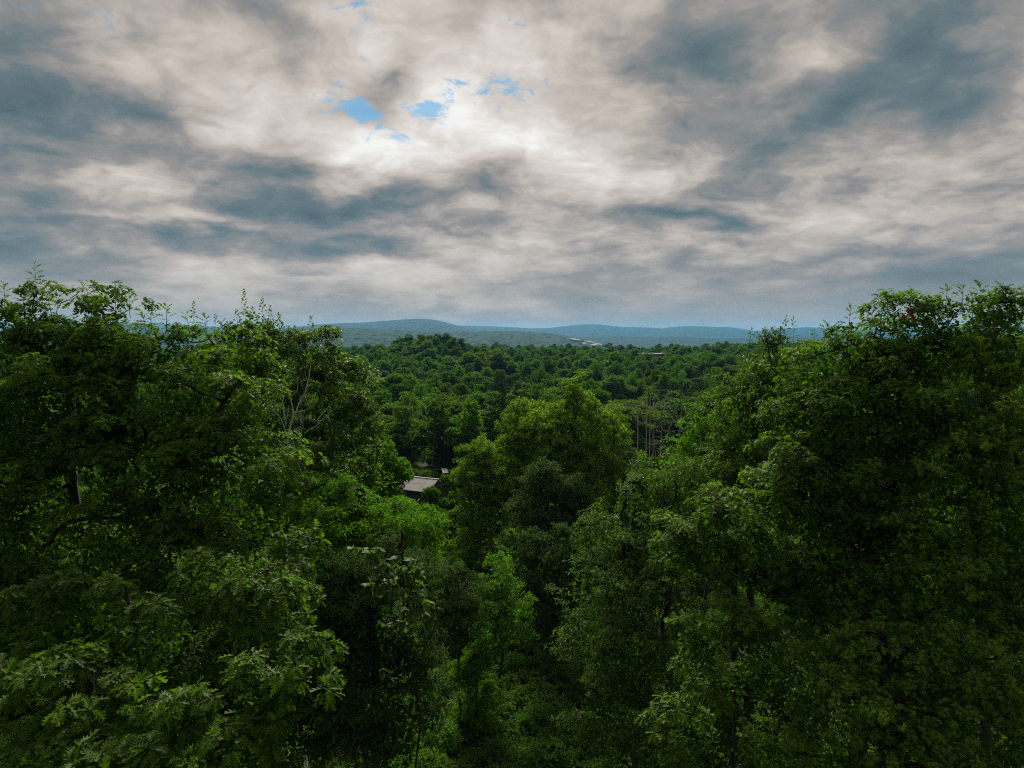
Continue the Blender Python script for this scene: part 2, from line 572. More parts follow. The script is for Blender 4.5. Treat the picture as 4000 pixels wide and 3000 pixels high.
def make_tree(name, label, cat, trunk_px, depth, lobes_px, leaf, size, mat, bark=None, spacing=.62, shell=.35, clump_r=.5,
              twigs=9, per=8, n_leaf_parts=0,  shoots=(), part_kind=None, seed=1, droop=.35, filler=2500, trunk_r=.12, group=None,
              twig_mesh=True, back=.35, top_py=None, hang=0.0, tintb=0.0, lean=0.0, ground=0.0, limb_k=.0085, flip=.5, brown=None, fill_size=.24, tip_spread=.45, upturn=.25, hollow=.36, limbs=()):
    g = np.random.default_rng(seed)
    bark = bark or M_BARK
    bx = at(trunk_px, 1500, depth)
    base = np.array([bx[0] + lean, bx[1], ground])
    root = thing(name, label, cat, tuple(base), group)
    lobes = []
    for l in lobes_px:
        px, py, d, rx, ry = l[:5]
        c = at(px, py, d)
        r = np.array([rx * d / F, (l[5] if len(l) > 5 else 0.8 * rx * d / F), ry * d / F])
        lobes.append((c, r))
    P, O = sub_clumps(lobes, spacing, shell, g, back, hollow)
    zt = float(np.mean([c[2] for c, r in lobes])) + 1.0
    cx = np.mean([c for c, r in lobes], axis=0)
    top = np.array([0.5 * cx[0] + .5 * base[0], .5 * cx[1] + .5 * base[1], zt])
    nodes, par, main, endn = skeleton(base, top, P, g)
    # pipe model radii
    w = np.zeros(len(nodes))
    w[endn] += 1
    for i in range(len(nodes) - 1, 0, -1):
        w[par[i]] += w[i]
    rad = np.minimum(limb_k * np.sqrt(w + .3), trunk_r)
    nt = 9
    rad[:nt] = np.maximum(rad[:nt], np.linspace(trunk_r, trunk_r * .22, nt))
    # trunk and limbs
    idx = np.arange(1, len(nodes))
    cnts = np.bincount(main, weights=w.clip(0, 9))
    big = [k for k in np.argsort(-cnts) if k != 0][:10]
    groups = [('trunk', np.isin(main[idx], [m for m in range(len(cnts)) if m not in big]))] + [('branch', main[idx] == k) for k in big]
    for nm_, sel in groups:
        ii = idx[sel]
        if len(ii) == 0:
            continue
        ra = np.minimum(rad[par[ii]], rad[ii] * 1.35)
        thick = rad[ii] > .03
        vs, tsx, off = [], [], 0
        for m_, sd_ in ((thick, 7), (~thick, 3)):
            jj = ii[m_]
            if len(jj) == 0:
                continue
            V, T = tubes(nodes[par[jj]], nodes[jj], ra[m_], rad[jj], sd_)
            vs.append(V)
            tsx.append(T + off)
            off += len(V)
        link(nm_, tri_mesh(nm_, np.concatenate(vs) - base, np.concatenate(tsx), bark, smooth=True), root)
    for lm in limbs:
        pp = [at(q[0], q[1], 26.3 + .15 * math.sin(i_ * 2.0 + lm[0][0])) for i_, q in enumerate(lm)]
        pf = []
        for a_, b_ in zip(pp[:-1], pp[1:]):
            for f_ in (0, .33, .66):
                pf.append(a_ * (1 - f_) + b_ * f_ + g.normal(0, .015, 3))
        pf.append(pp[-1])
        pf = np.array(pf)
        r_ = np.linspace(.036, .014, len(pf)) if len(lm) > 4 else np.linspace(.020, .010, len(pf))
        if lm[0][1] < lm[-1][1]:
            r_ = r_[::-1]
        V, T = tubes(pf[:-1], pf[1:], r_[:-1], r_[1:], 6)
        link('branch', tri_mesh('branch', V - base, T, bark, smooth=True), root)
    # twigs in each clump
    n = len(P)
    k = twigs
    off = unit(g.normal(0, 1, (n, k, 3)))
    off[..., 2] = np.abs(off[..., 2]) * .75 - .12
    rr = clump_r * (0.45 + 0.55 * g.random((n, k, 1)))
    off = off * rr + O[:, None, :] * clump_r * .25
    off[..., 2] -= hang * g.random((n, k))
    TP = (P[:, None, :] + off).reshape(-1, 3)
    TA = unit(off + O[:, None, :] * clump_r * .3 + np.array([0, 0, upturn * clump_r])).reshape(-1, 3)
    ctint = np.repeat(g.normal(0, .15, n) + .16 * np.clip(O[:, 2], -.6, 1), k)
    # leaves round each twig end
    m = per
    LP = np.repeat(TP, m, 0)
    LA = np.repeat(TA, m, 0)
    LT = np.repeat(ctint, m)
    nn = len(LP)
    LP = LP - LA * (g.random((nn, 1)) ** 1.7) * clump_r * tip_spread
    # spread evenly round the twig, so that each twig end reads as one rosette
    ref = unit(np.repeat(g.normal(0, 1, (len(TP), 3)), m, 0))
    e1 = unit(np.cross(LA, ref))
    e2 = np.cross(LA, e1)
    an = (np.tile(np.arange(m), len(TP)) * 2.4 + g.normal(0, .25, nn))[:, None]
    rad_d = np.cos(an) * e1 + np.sin(an) * e2
    D = unit(rad_d + LA * (.15 + .6 * g.random((nn, 1))) - np.array([0, 0, 1.0]) * droop * (0.4 + 1.2 * g.random((nn, 1))))
    LP = LP + D * size * .18
    s = size * g.uniform(.62, 1.15, nn)
    # shoots above the crown
    for sh in shoots:
        px, py, d, length, nl = sh[:5]
        tip = at(px, py, d)
        b = tip - np.array([g.normal(0, .06) * length, g.normal(0, .05), length])
        tt = np.linspace(0, 1, nl) ** .85
        pos = b[None] * (1 - tt[:, None]) + tip[None] * tt[:, None]
        a = np.arange(nl) * 2.4 + g.random() * 6
        dd = np.stack([np.cos(a), np.sin(a), .35 + .9 * tt - droop * 1.3 * (1 - tt)], 1)
        dd = unit(dd + g.normal(0, .15, dd.shape))
        spread = (sh[5] if len(sh) > 5 else .12) * (1.05 - tt) + .01
        pos2 = pos + dd * spread[:, None]
        LP = np.concatenate([LP, pos2])
        D = np.concatenate([D, dd])
        s = np.concatenate([s, size * 1.35 * (1.05 - .45 * tt) * g.uniform(.8, 1.1, nl)])
        LT = np.concatenate([LT, g.normal(.05, .1, nl)])
        V, T = tubes(np.array([b, (b + tip) / 2]), np.array([(b + tip) / 2, tip]), np.array([.012, .008]), np.array([.008, .003]), 3)
        link('shoot', tri_mesh('shoot', V - base, T, bark), root)
    nn = len(LP)
    Sd, N = frames(LP, D, g, flip)
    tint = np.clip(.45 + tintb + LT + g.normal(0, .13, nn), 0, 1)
    # the leaves that show largest are parts of their own
    part_idx = np.array([], int)
    if n_leaf_parts:
        px, py, dep = to_px(LP)
        inside = (px > 20) & (px < 3980) & (py > 20) & (py < 2980)
        score = np.where(inside, s / dep * (1 + 1.2 * np.abs(np.sum(N * unit(LP - np.array([0, 0, CAM_Z])), 1))), 0)
        nearc = np.where(inside, dep, 1e9)
        # keep to the camera side of the crown
        cell = (np.floor(px / 60) * 1000 + np.floor(py / 60)).astype(int)
        o_ = np.lexsort((nearc, cell))
        cs = cell[o_]
        rank = np.arange(len(cs)) - np.searchsorted(cs, cs)
        rk = np.empty(len(cs), int)
        rk[o_] = rank
        score = np.where(rk < 8, score, score * .2)
        part_idx = np.argsort(-score)[:n_leaf_parts]
        hi = part_kind or leaf
        V0, T0 = template(hi)
        meshes = [tri_mesh('leaf', V0, T0, mat, tint=np.full(len(V0), tv)) for tv in (.2, .35, .5, .65, .8)]
        for i in part_idx:
            mi = int(np.clip(tint[i] * 5, 0, 4.99))
            o = bpy.data.objects.new('leaf', meshes[mi])
            C.objects.link(o)
            o.parent = root
            q = LP[i] - base
            M = Matrix(((D[i, 0] * s[i], Sd[i, 0] * s[i], N[i, 0] * s[i], q[0]),
                        (D[i, 1] * s[i], Sd[i, 1] * s[i], N[i, 1] * s[i], q[1]),
                        (D[i, 2] * s[i], Sd[i, 2] * s[i], N[i, 2] * s[i], q[2]), (0, 0, 0, 1)))
            o.matrix_local = M
    keep = np.ones(nn, bool)
    keep[part_idx] = False
    V, T, kk = leaves_geo(LP[keep], D[keep], Sd[keep], N[keep], s[keep], leaf)
    tv = np.repeat(tint[keep], kk)
    # inner leaves that fill the crown, tinted darker so its gaps look shaded
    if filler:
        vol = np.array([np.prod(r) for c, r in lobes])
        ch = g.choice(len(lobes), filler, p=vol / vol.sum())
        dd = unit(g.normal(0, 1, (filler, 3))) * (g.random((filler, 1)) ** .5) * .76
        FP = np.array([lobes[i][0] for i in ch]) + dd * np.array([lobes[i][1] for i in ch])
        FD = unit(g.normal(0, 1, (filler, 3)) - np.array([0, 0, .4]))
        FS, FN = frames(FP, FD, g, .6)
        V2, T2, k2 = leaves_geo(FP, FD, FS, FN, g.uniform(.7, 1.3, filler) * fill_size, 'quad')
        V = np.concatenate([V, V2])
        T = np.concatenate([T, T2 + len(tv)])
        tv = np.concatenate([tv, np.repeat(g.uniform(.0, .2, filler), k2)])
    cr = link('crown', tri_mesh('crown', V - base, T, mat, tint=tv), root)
    cr['kind'] = 'stuff'
    if brown:
        bp = at(*brown)
        nb = 14
        BP = bp + g.normal(0, .09, (nb, 3))
        BD = unit(g.normal(0, .5, (nb, 3)) - np.array([0, 0, .8]))
        BS, BN = frames(BP, BD, g, .5)
        V, T, k2 = leaves_geo(BP, BD, BS, BN, g.uniform(.8, 1.1, nb) * size, leaf)
        b_ = link('dead_leaf_cluster', tri_mesh('dead_leaf_cluster', V - base, T, M_DEADLEAF, tint=np.full(len(V), .5)), root)
        b_['kind'] = 'stuff'
    if twig_mesh:
        src = np.repeat(P, k, 0)
        dn = unit(TP - src + 1e-6)
        u = unit(np.cross(dn, np.array([0, 0, 1.0])) + 1e-6) * .006
        V = np.stack([src - u, src + u, TP + u * .5, TP - u * .5], 1).reshape(-1, 3)
        T = (np.array([[0, 1, 2], [0, 2, 3]])[None] + (np.arange(len(src)) * 4)[:, None, None]).reshape(-1, 3)
        tw = link('twigs', tri_mesh('twigs', V - base, T, bark), root)
        tw['kind'] = 'stuff'
    return root


# ------------------------------------------------------------------ terrain
def vnoise(x, y, seed=0):
    xi, yi = np.floor(x), np.floor(y)
    xf, yf = x - xi, y - yi
    h = lambda a, b: np.modf(np.abs(np.sin(a * 127.1 + b * 311.7 + seed * 74.7) * 43758.5453))[0]
    u, v = xf * xf * (3 - 2 * xf), yf * yf * (3 - 2 * yf)
    return (h(xi, yi) * (1 - u) + h(xi + 1, yi) * u) * (1 - v) + (h(xi, yi + 1) * (1 - u) + h(xi + 1, yi + 1) * u) * v


def fbm(x, y, o=4, seed=0):
    a, s = 0.0, 0.5
    for i in range(o):
        a = a + s * vnoise(x * 2 ** i, y * 2 ** i, seed + i)
        s *= .5
    return a


def sstep(a, b, x):
    t = np.clip((x - a) / (b - a), 0, 1)
    return t * t * (3 - 2 * t)


def ground_z(x, y):
    x = np.asarray(x, float)
    y = np.asarray(y, float)
    r = np.hypot(x, y)
    kx = (1690 - 2000) / F * 400
    z = 9.0 * np.exp(-(((x - kx) / 30) ** 2 + ((y - 400) / 42) ** 2))
    z = z + 7.0 * sstep(120, 330, x) * sstep(260, 420, y) * (1 - sstep(650, 800, y))
    z = z + 3.0 * (fbm(x / 90, y / 90, 3, 5) - .45) * sstep(110, 200, r)
    z = z + 1.0 * (fbm(x / 14, y / 14, 3, 3) - .45)
    z = z - 62 * sstep(660, 1500, r)
    return z


def build_ground():
    rad = np.concatenate([[0.0], np.geomspace(3, 12500, 170)])
    th = np.linspace(0, 2 * math.pi, 361)[:-1]
    rr, tt = np.meshgrid(rad, th, indexing='ij')
    x, y = rr * np.sin(tt), rr * np.cos(tt)
    z = ground_z(x, y)
    V = np.stack([x, y, z], -1).reshape(-1, 3)
    a, b = np.meshgrid(np.arange(len(rad) - 1), np.arange(360), indexing='ij')
    i = (a * 360 + b).ravel()
    j = (a * 360 + (b + 1) % 360).ravel()
    T = np.stack([i, j, j + 360, i + 360], 1)
    m, t = new_mat('woodland_floor')
    tc = t.node('ShaderNodeTexCoord').outputs['Object']
    n = t.noise(tc, .35, 8, .65)
    n2 = t.noise(tc, 4.0, 6, .65)
    col = t.mix(t.ramp(n, [(.4, (0, 0, 0)), (.6, (1, 1, 1))]), (.030, .050, .016, 1), (.055, .085, .022, 1))
    col = t.mix(t.ramp(n2, [(.45, (0, 0, 0)), (.7, (.6, .6, .6))]), col, (.030, .025, .015, 1))
    p = t.node('ShaderNodeBsdfPrincipled')
    t.put(p.inputs['Base Color'], col)
    p.inputs['Roughness'].default_value = .95
    p.inputs['Specular IOR Level'].default_value = .1
    o = t.node('ShaderNodeOutputMaterial')
    t.l.new(p.outputs[0], o.inputs['Surface'])
    g = link('ground', tri_mesh('ground', V, T[:, ::-1], m, smooth=True))
    g['kind'] = 'structure'


build_ground()


def hill_mat(name, c1, c2, field, scale, fth):
    m, t = new_mat(name)
    tc = t.node('ShaderNodeTexCoord').outputs['Object']
    v = t.vmath('MULTIPLY', tc, (1, 1, 2.0))
    n = t.noise(v, scale, 6, .7, .4)
    col = t.mix(t.ramp(n, [(.40, (0, 0, 0)), (.62, (1, 1, 1))]), (*c1, 1), (*c2, 1))
    nf = t.noise(t.vmath('MULTIPLY', tc, (1, .45, 1)), scale * .06, 3, .5)
    col = t.mix(t.ramp(nf, [(fth, (0, 0, 0)), (fth + .02, (1, 1, 1))]), col, (*field, 1))
    p = t.node('ShaderNodeBsdfPrincipled')
    t.put(p.inputs['Base Color'], col)
    p.inputs['Roughness'].default_value = 1
    p.inputs['Specular IOR Level'].default_value = .05
    o = t.node('ShaderNodeOutputMaterial')
    t.l.new(p.outputs[0], o.inputs['Surface'])
    return m


HILLS = {}


def hill(name, D, prof, wf, wb, base, rough, cell, mat, rows=70, seed=0, step=3.6):
    xs = np.array([p[0] for p in prof], float)
    ys = np.array([p[1] for p in prof], float)
    px = np.arange(xs[0], xs[-1], step)
    top = CAM_Z + (1310 - np.interp(px, xs, ys)) / F * D
    # smooth profile
    kx = np.ones(9) / 9
    top = np.convolve(np.pad(top, 4, 'edge'), kx, 'valid')
    fz = np.concatenate([np.linspace(0, 1, rows), np.linspace(1, 2, 8)[1:]])
    dd = np.where(fz < 1, D - wf * (1 - fz), D + wb * (fz - 1))
    prof_f = np.where(fz < 1, np.sin(fz * math.pi / 2) ** 1.25, np.cos((fz - 1) * math.pi / 2))
    A, Bd = np.meshgrid(px, dd, indexing='ij')
    X = (A - 2000) / F * Bd
    Y = Bd
    rel = fbm(X / (D * .09), Y / (D * .06), 3, seed + 20) - .45
    Z = base + (top[:, None] - base) * (prof_f[None] * (1 + .35 * rel * (1 - prof_f[None] ** 3)))
    Z = Z + rough * (fbm(X / cell, Y / cell, 2, seed) - .4) * np.clip(prof_f * 4, 0, 1)[None]
    V = np.stack([X, Y, Z], -1).reshape(-1, 3)
    m = len(dd)
    a, b = np.meshgrid(np.arange(len(px) - 1), np.arange(m - 1), indexing='ij')
    i = (a * m + b).ravel()
    T = np.stack([i, i + m, i + m + 1, i + 1], 1)
    o = link(name, tri_mesh(name, V, T, mat))
    o['kind'] = 'structure'
    HILLS[name] = (px, dd, Z)

    def zf(x, y):
        p = 2000 + F * x / y
        iy = np.interp(p, px, np.arange(len(px)))
        jx = np.interp(y, dd, np.arange(m))
        return Z[int(round(iy)), int(round(jx))]
    return o, zf


HM1 = hill_mat('far_wooded_hill', (.005, .016, .009), (.020, .040, .018), (.16, .20, .09), .010, .70)
HM2 = hill_mat('middle_wooded_hill', (.003, .012, .006), (.038, .076, .024), (.16, .20, .08), .030, .74)
hill('hill', 9500, [(-900, 1295), (-200, 1288), (300, 1272), (500, 1262), (700, 1270), (1100, 1290), (1600, 1292), (1750, 1276), (1800, 1272), (1900, 1275), (1980, 1277), (2060, 1283), (2150, 1282), (2200, 1275), (2270, 1268),
                     (2330, 1267), (2380, 1273), (2430, 1278), (2500, 1279), (2560, 1281), (2585, 1284), (2620, 1278), (2690, 1274), (2780, 1277), (2850, 1279),
                     (2900, 1285), (2935, 1294), (3000, 1290), (3090, 1282), (3150, 1278), (3200, 1282), (3300, 1290), (3420, 1287), (3700, 1282), (4100, 1276), (4900, 1292)],
     3000, 2500, -60, 9, 60, HM1, 60, 3)
hill('hill', 6800, [(-900, 1300), (400, 1296), (900, 1292), (1100, 1284), (1160, 1278), (1250, 1268), (1340, 1263), (1420, 1261), (1500, 1254), (1580, 1249), (1650, 1246), (1700, 1250), (1750, 1262), (1790, 1273),
                     (1850, 1288), (1950, 1304), (2100, 1322), (2300, 1340), (2500, 1350)], 2200, 2000, -60, 9, 50, HM1, 60, 8)
hill('hill', 5200, [(1900, 1345), (2100, 1325), (2250, 1318), (2330, 1316), (2420, 1313), (2520, 1318), (2650, 1316), (2800, 1322), (2950, 1322), (3050, 1312), (3200, 1316), (3500, 1322), (4500, 1330)], 1500, 1300, -60, 9, 40, HM1, 60, 13)
_, zmid = hill('hill', 3400, [(-700, 1312), (700, 1302), (900, 1300), (1100, 1290), (1200, 1284), (1300, 1281), (1400, 1284), (1500, 1289), (1650, 1296), (1750, 1298), (1850, 1296), (1950, 1294), (2050, 1297),
                               (2130, 1302), (2200, 1310), (2260, 1322), (2320, 1338), (2400, 1352), (2600, 1362), (3000, 1368), (4300, 1372)], 1100, 900, -60, 15, 26, HM2, 80, 17)


def surface_strip(name, pts, width, zf, mat, lift=3.0):
    """a strip following the hill surface through photo-placed points (px, depth)"""
    P = []
    for px, d in pts:
        x = (px - 2000) / F * d
        P.append(np.array([x, d, 0]))
    Q = []
    for a, b in zip(P[:-1], P[1:]):
        for f in np.linspace(0, 1, 7)[:-1]:
            Q.append(a * (1 - f) + b * f)
    Q.append(P[-1])
    Q = np.array(Q)
    dr = np.gradient(Q, axis=0)
    nr = unit(np.stack([dr[:, 1], -dr[:, 0], 0 * dr[:, 0]], 1))
    w = np.interp(np.arange(len(Q)), np.linspace(0, len(Q) - 1, len(width)), width)
    V = []
    for q, n_, ww in zip(Q, nr, w):
        for sgn in (-1, 0, 1):
            v = q + n_ * ww * .5 * sgn * random.uniform(.8, 1.1)
            v[2] = zf(v[0], v[1]) + lift
            V.append(v)
    V = np.array(V)
    k = np.arange(len(Q) - 1) * 3
    T = np.concatenate([np.stack([k, k + 1, k + 4, k + 3], 1), np.stack([k + 1, k + 2, k + 5, k + 4], 1)])
    o = link(name, tri_mesh(name, V, T, mat, smooth=True))
    o['kind'] = 'structure'


M_GRAVEL = solid_mat('pale_gravel', (.13, .12, .085), (.19, .175, .13), .05, bump=0)
M_FIELD = solid_mat('hay_field', (.09, .13, .045), (.14, .17, .06), .05, bump=0)
surface_strip('dirt_road', [(2262, 2870), (2300, 2920), (2340, 3010), (2355, 3060)], [8, 20, 18, 10], zmid, M_GRAVEL, 8)
surface_strip('field', [(2230, 2990), (2300, 3080), (2370, 3150)], [30, 50, 24], zmid, M_FIELD, 7)


# ------------------------------------------------------------------ tree prototypes for the middle distance
def proto_geo(kind, seed):
    """unit trees: ground at 0, metres; returns crown mesh and trunk mesh"""
    g = np.random.default_rng(seed)
    if kind in ('round', 'loose', 'bright'):
        H = 13.0
        lob = []
        nl = g.integers(13, 18)
        for i in range(nl):
            a = i * 2.4 + g.random()
            r = g.uniform(.15, 1.0) * 3.0
            z = g.uniform(5.8, 11.2) - r * .45
            lob.append((np.array([math.cos(a) * r, math.sin(a) * r, z]), np.array([1, 1, .8]) * g.uniform(.8, 1.6)))
        lob.append((np.array([g.normal(0, .5), g.normal(0, .5), 11.3]), np.array([1.1, 1.1, 1.6])))
        sp, tw, per, sz, cr = (.72, 7, 7, .23, .5) if kind != 'loose' else (.85, 7, 7, .21, .65)
    elif kind in ('bushy', 'bushybright'):
        H = 13.0
        lob = []
        for i in range(30):
            a = i * 2.4 + g.random()
            z = g.uniform(1.8, 11.6)
            r = (1 - max(0, (z - 6) / 7.5) ** 1.7) * 3.0 * g.uniform(.3, 1.0)
            lob.append((np.array([math.cos(a) * r, math.sin(a) * r, z]), np.array([1, 1, .8]) * g.uniform(.8, 1.5)))
        sp, tw, per, sz, cr = .72, 7, 7, .20, .5
    elif kind == 'poplar':
        H = 15.0
        lob = []
        for i in range(11):
            z = 4 + i * .95
            r = (1 - (i / 11) ** 1.6) * 1.0
            a = i * 2.4
            lob.append((np.array([math.cos(a) * r, math.sin(a) * r, z]), np.array([1, 1, 1.1]) * (1.45 * (1 - .55 * (i / 11) ** 2))))
        sp, tw, per, sz, cr = .66, 7, 6, .19, .5
    elif kind in ('shrub', 'brightshrub'):
        H = 4.0
        lob = [(np.array([math.cos(i * 2.4) * g.uniform(.4, 1.5), math.sin(i * 2.4) * g.uniform(.4, 1.5), g.uniform(.8, 2.5)]), np.array([1, 1, .85]) * g.uniform(.8, 1.35)) for i in range(7)]
        sp, tw, per, sz, cr = .5, 7, 6, .16, .36
    elif kind == 'conifer':
        H = 13.0
        P, Dn = [], []
        nl = 30
        cl = []
        for i in range(nl):
            z = 1.8 + (H - 2.0) * i / nl
            r = (1 - i / nl) ** .8 * 2.6 + .15
            nb = int(7 - 3 * i / nl)
            for b in range(nb):
                a = g.random() * 6.28
                for f in np.linspace(.25, 1, max(2, int(r * 2.4))):
                    cl.append((np.array([math.cos(a) * r * f, math.sin(a) * r * f, z - .25 * r * f + .15 * f * f * r + g.normal(0, .05)]), np.array([math.cos(a), math.sin(a), -.1])))
        Pc = np.array([c[0] for c in cl])
        Oc = np.array([c[1] for c in cl])
        k = 9
        LP = np.repeat(Pc, k, 0) + g.normal(0, .16, (len(Pc) * k, 3)) * np.array([1, 1, .6])
        D = unit(np.repeat(Oc, k, 0) + g.normal(0, .55, LP.shape))
        Sd, N = frames(LP, D, g, .45)
        V, T, kk = leaves_geo(LP, D, Sd, N, g.uniform(.24, .42, len(LP)), 'narrow')
        tint = np.repeat(np.clip(.5 + g.normal(0, .18, len(LP)), 0, 1), kk)
        tv, tt = tubes(np.array([[0, 0, -1.0]]), np.array([[0, 0, H - .3]]), np.array([.17]), np.array([.02]), 6)
        return tri_mesh('crown', V, T, M_CONIFER, tint=tint), tri_mesh('trunk', tv, tt, M_BARK, smooth=True)
    P, O = sub_clumps([(c + np.array([0, 0, 0]), r) for c, r in lob], sp, .35, g, 1.0)
    nodes, par, main, endn = skeleton(np.array([0, 0, -1.0]), np.array([0, 0, H * .8]), P, g, 2)
    w = np.zeros(len(nodes))
    w[endn] += 1
    for i in range(len(nodes) - 1, 0, -1):
        w[par[i]] += w[i]
    rad = .012 * np.sqrt(w + .3)
    rad[:9] = np.maximum(rad[:9], np.linspace(.2, .05, 9) * (H / 13))
    ii = np.arange(1, len(nodes))
    ii = ii[rad[ii] > .03]
    tv, tt = tubes(nodes[par[ii]], nodes[ii], np.minimum(rad[par[ii]], rad[ii] * 1.4), rad[ii], 4)
    n = len(P)
    off = unit(g.normal(0, 1, (n, tw, 3)))
    off[..., 2] = np.abs(off[..., 2]) * .8 - .1
    off = off * cr * (0.45 + .6 * g.random((n, tw, 1))) + O[:, None] * cr * .2
    TP = (P[:, None] + off).reshape(-1, 3)
    TA = unit(off + np.array([0, 0, .1])).reshape(-1, 3)
    LP = np.repeat(TP, per, 0)
    LA = np.repeat(TA, per, 0)
    D = unit(unit(g.normal(0, 1, LP.shape)) + LA * .5 - np.array([0, 0, .3]))
    LP = LP + g.normal(0, .05, LP.shape)
    Sd, N = frames(LP, D, g, .6)
    V, T, kk = leaves_geo(LP, D, Sd, N, sz * g.uniform(.7, 1.25, len(LP)), 'quad')
    tint = np.repeat(np.clip(.5 + np.repeat(g.normal(0, .12, n), tw * per) + g.normal(0, .12, len(LP)), 0, 1), kk)
    mat = {'bushybright': M_BRIGHT, 'shrub': M_SHRUB, 'bright': M_BRIGHT, 'brightshrub': M_BRIGHT}.get(kind, M_WOOD_TREE)
    # inner fill
    nf = 500 if 'shrub' not in kind else 200
    ch = g.integers(0, len(lob), nf)
    FP = np.array([lob[i][0] for i in ch]) + unit(g.normal(0, 1, (nf, 3))) * (g.random((nf, 1)) ** .5) * .8 * np.array([lob[i][1] for i in ch])
    FD = unit(g.normal(0, 1, (nf, 3)))
    FS, FN = frames(FP, FD, g, .6)
    V2, T2, k2 = leaves_geo(FP, FD, FS, FN, g.uniform(.4, .6, nf) * (.6 if 'shrub' in kind else 1), 'quad')
    return (tri_mesh('crown', np.concatenate([V, V2]), np.concatenate([T, T2 + len(V)]), mat, tint=np.concatenate([tint, np.repeat(g.uniform(.1, .4, nf), k2)])),
            tri_mesh('trunk', tv, tt, M_BARK, smooth=True))


PROTO = {}
for kd, n_ in (('round', 3), ('loose', 2), ('poplar', 1), ('bright', 1), ('conifer', 2), ('shrub', 2), ('brightshrub', 2), ('bushy', 3), ('bushybright', 2)):
    for i in range(n_):
        PROTO.setdefault(kd, []).append(proto_geo(kd, 100 + 17 * i + len(kd) * 3))
HEIGHT = {'round': 13.0, 'loose': 13.0, 'poplar': 15.0, 'bright': 13.0, 'conifer': 13.0, 'shrub': 4.0, 'brightshrub': 4.0, 'bushy': 13.0, 'bushybright': 13.0}
WIDTH = {'round': 8.0, 'loose': 8.0, 'poplar': 4.4, 'bright': 8.0, 'conifer': 5.2, 'shrub': 4.6, 'brightshrub': 4.6, 'bushy': 8.0, 'bushybright': 8.0}
NAME = {'round': 'broadleaf_tree', 'loose': 'broadleaf_tree', 'poplar': 'slender_tree', 'bright': 'broadleaf_tree', 'conifer': 'conifer_tree', 'shrub': 'shrub', 'brightshrub': 'shrub', 'bushy': 'broadleaf_tree', 'bushybright': 'broadleaf_tree'}
CAT = {'round': 'tree', 'loose': 'tree', 'poplar': 'tree', 'bright': 'tree', 'conifer': 'conifer', 'shrub': 'shrub', 'brightshrub': 'shrub', 'bushy': 'tree', 'bushybright': 'tree'}


def place_proto(kind, x, y, z, h, w, label, group, rz=None):
    cm, tm = PROTO[kind][random.randrange(len(PROTO[kind]))]
    root = thing(NAME[kind], label, CAT[kind], (x, y, z), group, random.uniform(0, 6.28) if rz is None else rz)
    sw = w / WIDTH[kind]
    sc = (sw, sw, h / HEIGHT[kind])
    sz = min(sc[2], sw * (1.25 if kind in ('shrub', 'brightshrub', 'poplar', 'conifer') else 1.15))
    for nm_, me in (('crown', cm), ('trunk', tm)):
        o = link(nm_, me, root)
        o.scale = sc
        if nm_ == 'crown':
            o.scale = (sw, sw, sz)
            o.location = (0, 0, h - sz * HEIGHT[kind])
        if nm_ == 'crown':
            o['kind'] = 'stuff'
    return root


def proto_px(kind, px, py_top, d, w_px, label, group=None, base=None):
    if kind == 'brightshrub':
        pass
    elif py_top > 2000:            # bushes stand on the gully floor: their height sets how far off they are
        hh = 3.4 if kind == 'shrub' else 7.0
        if kind == 'shrub' and py_top < 2100:
            hh = 7.5
        d = (CAM_Z - hh) / ((py_top - 1310) / F)
    p = at(px, py_top, d)
    z0 = float(ground_z(p[0], p[1])) if base is None else base
    return place_proto(kind, p[0], p[1], z0 - .2, p[2] - z0, w_px * d / F, label, group)


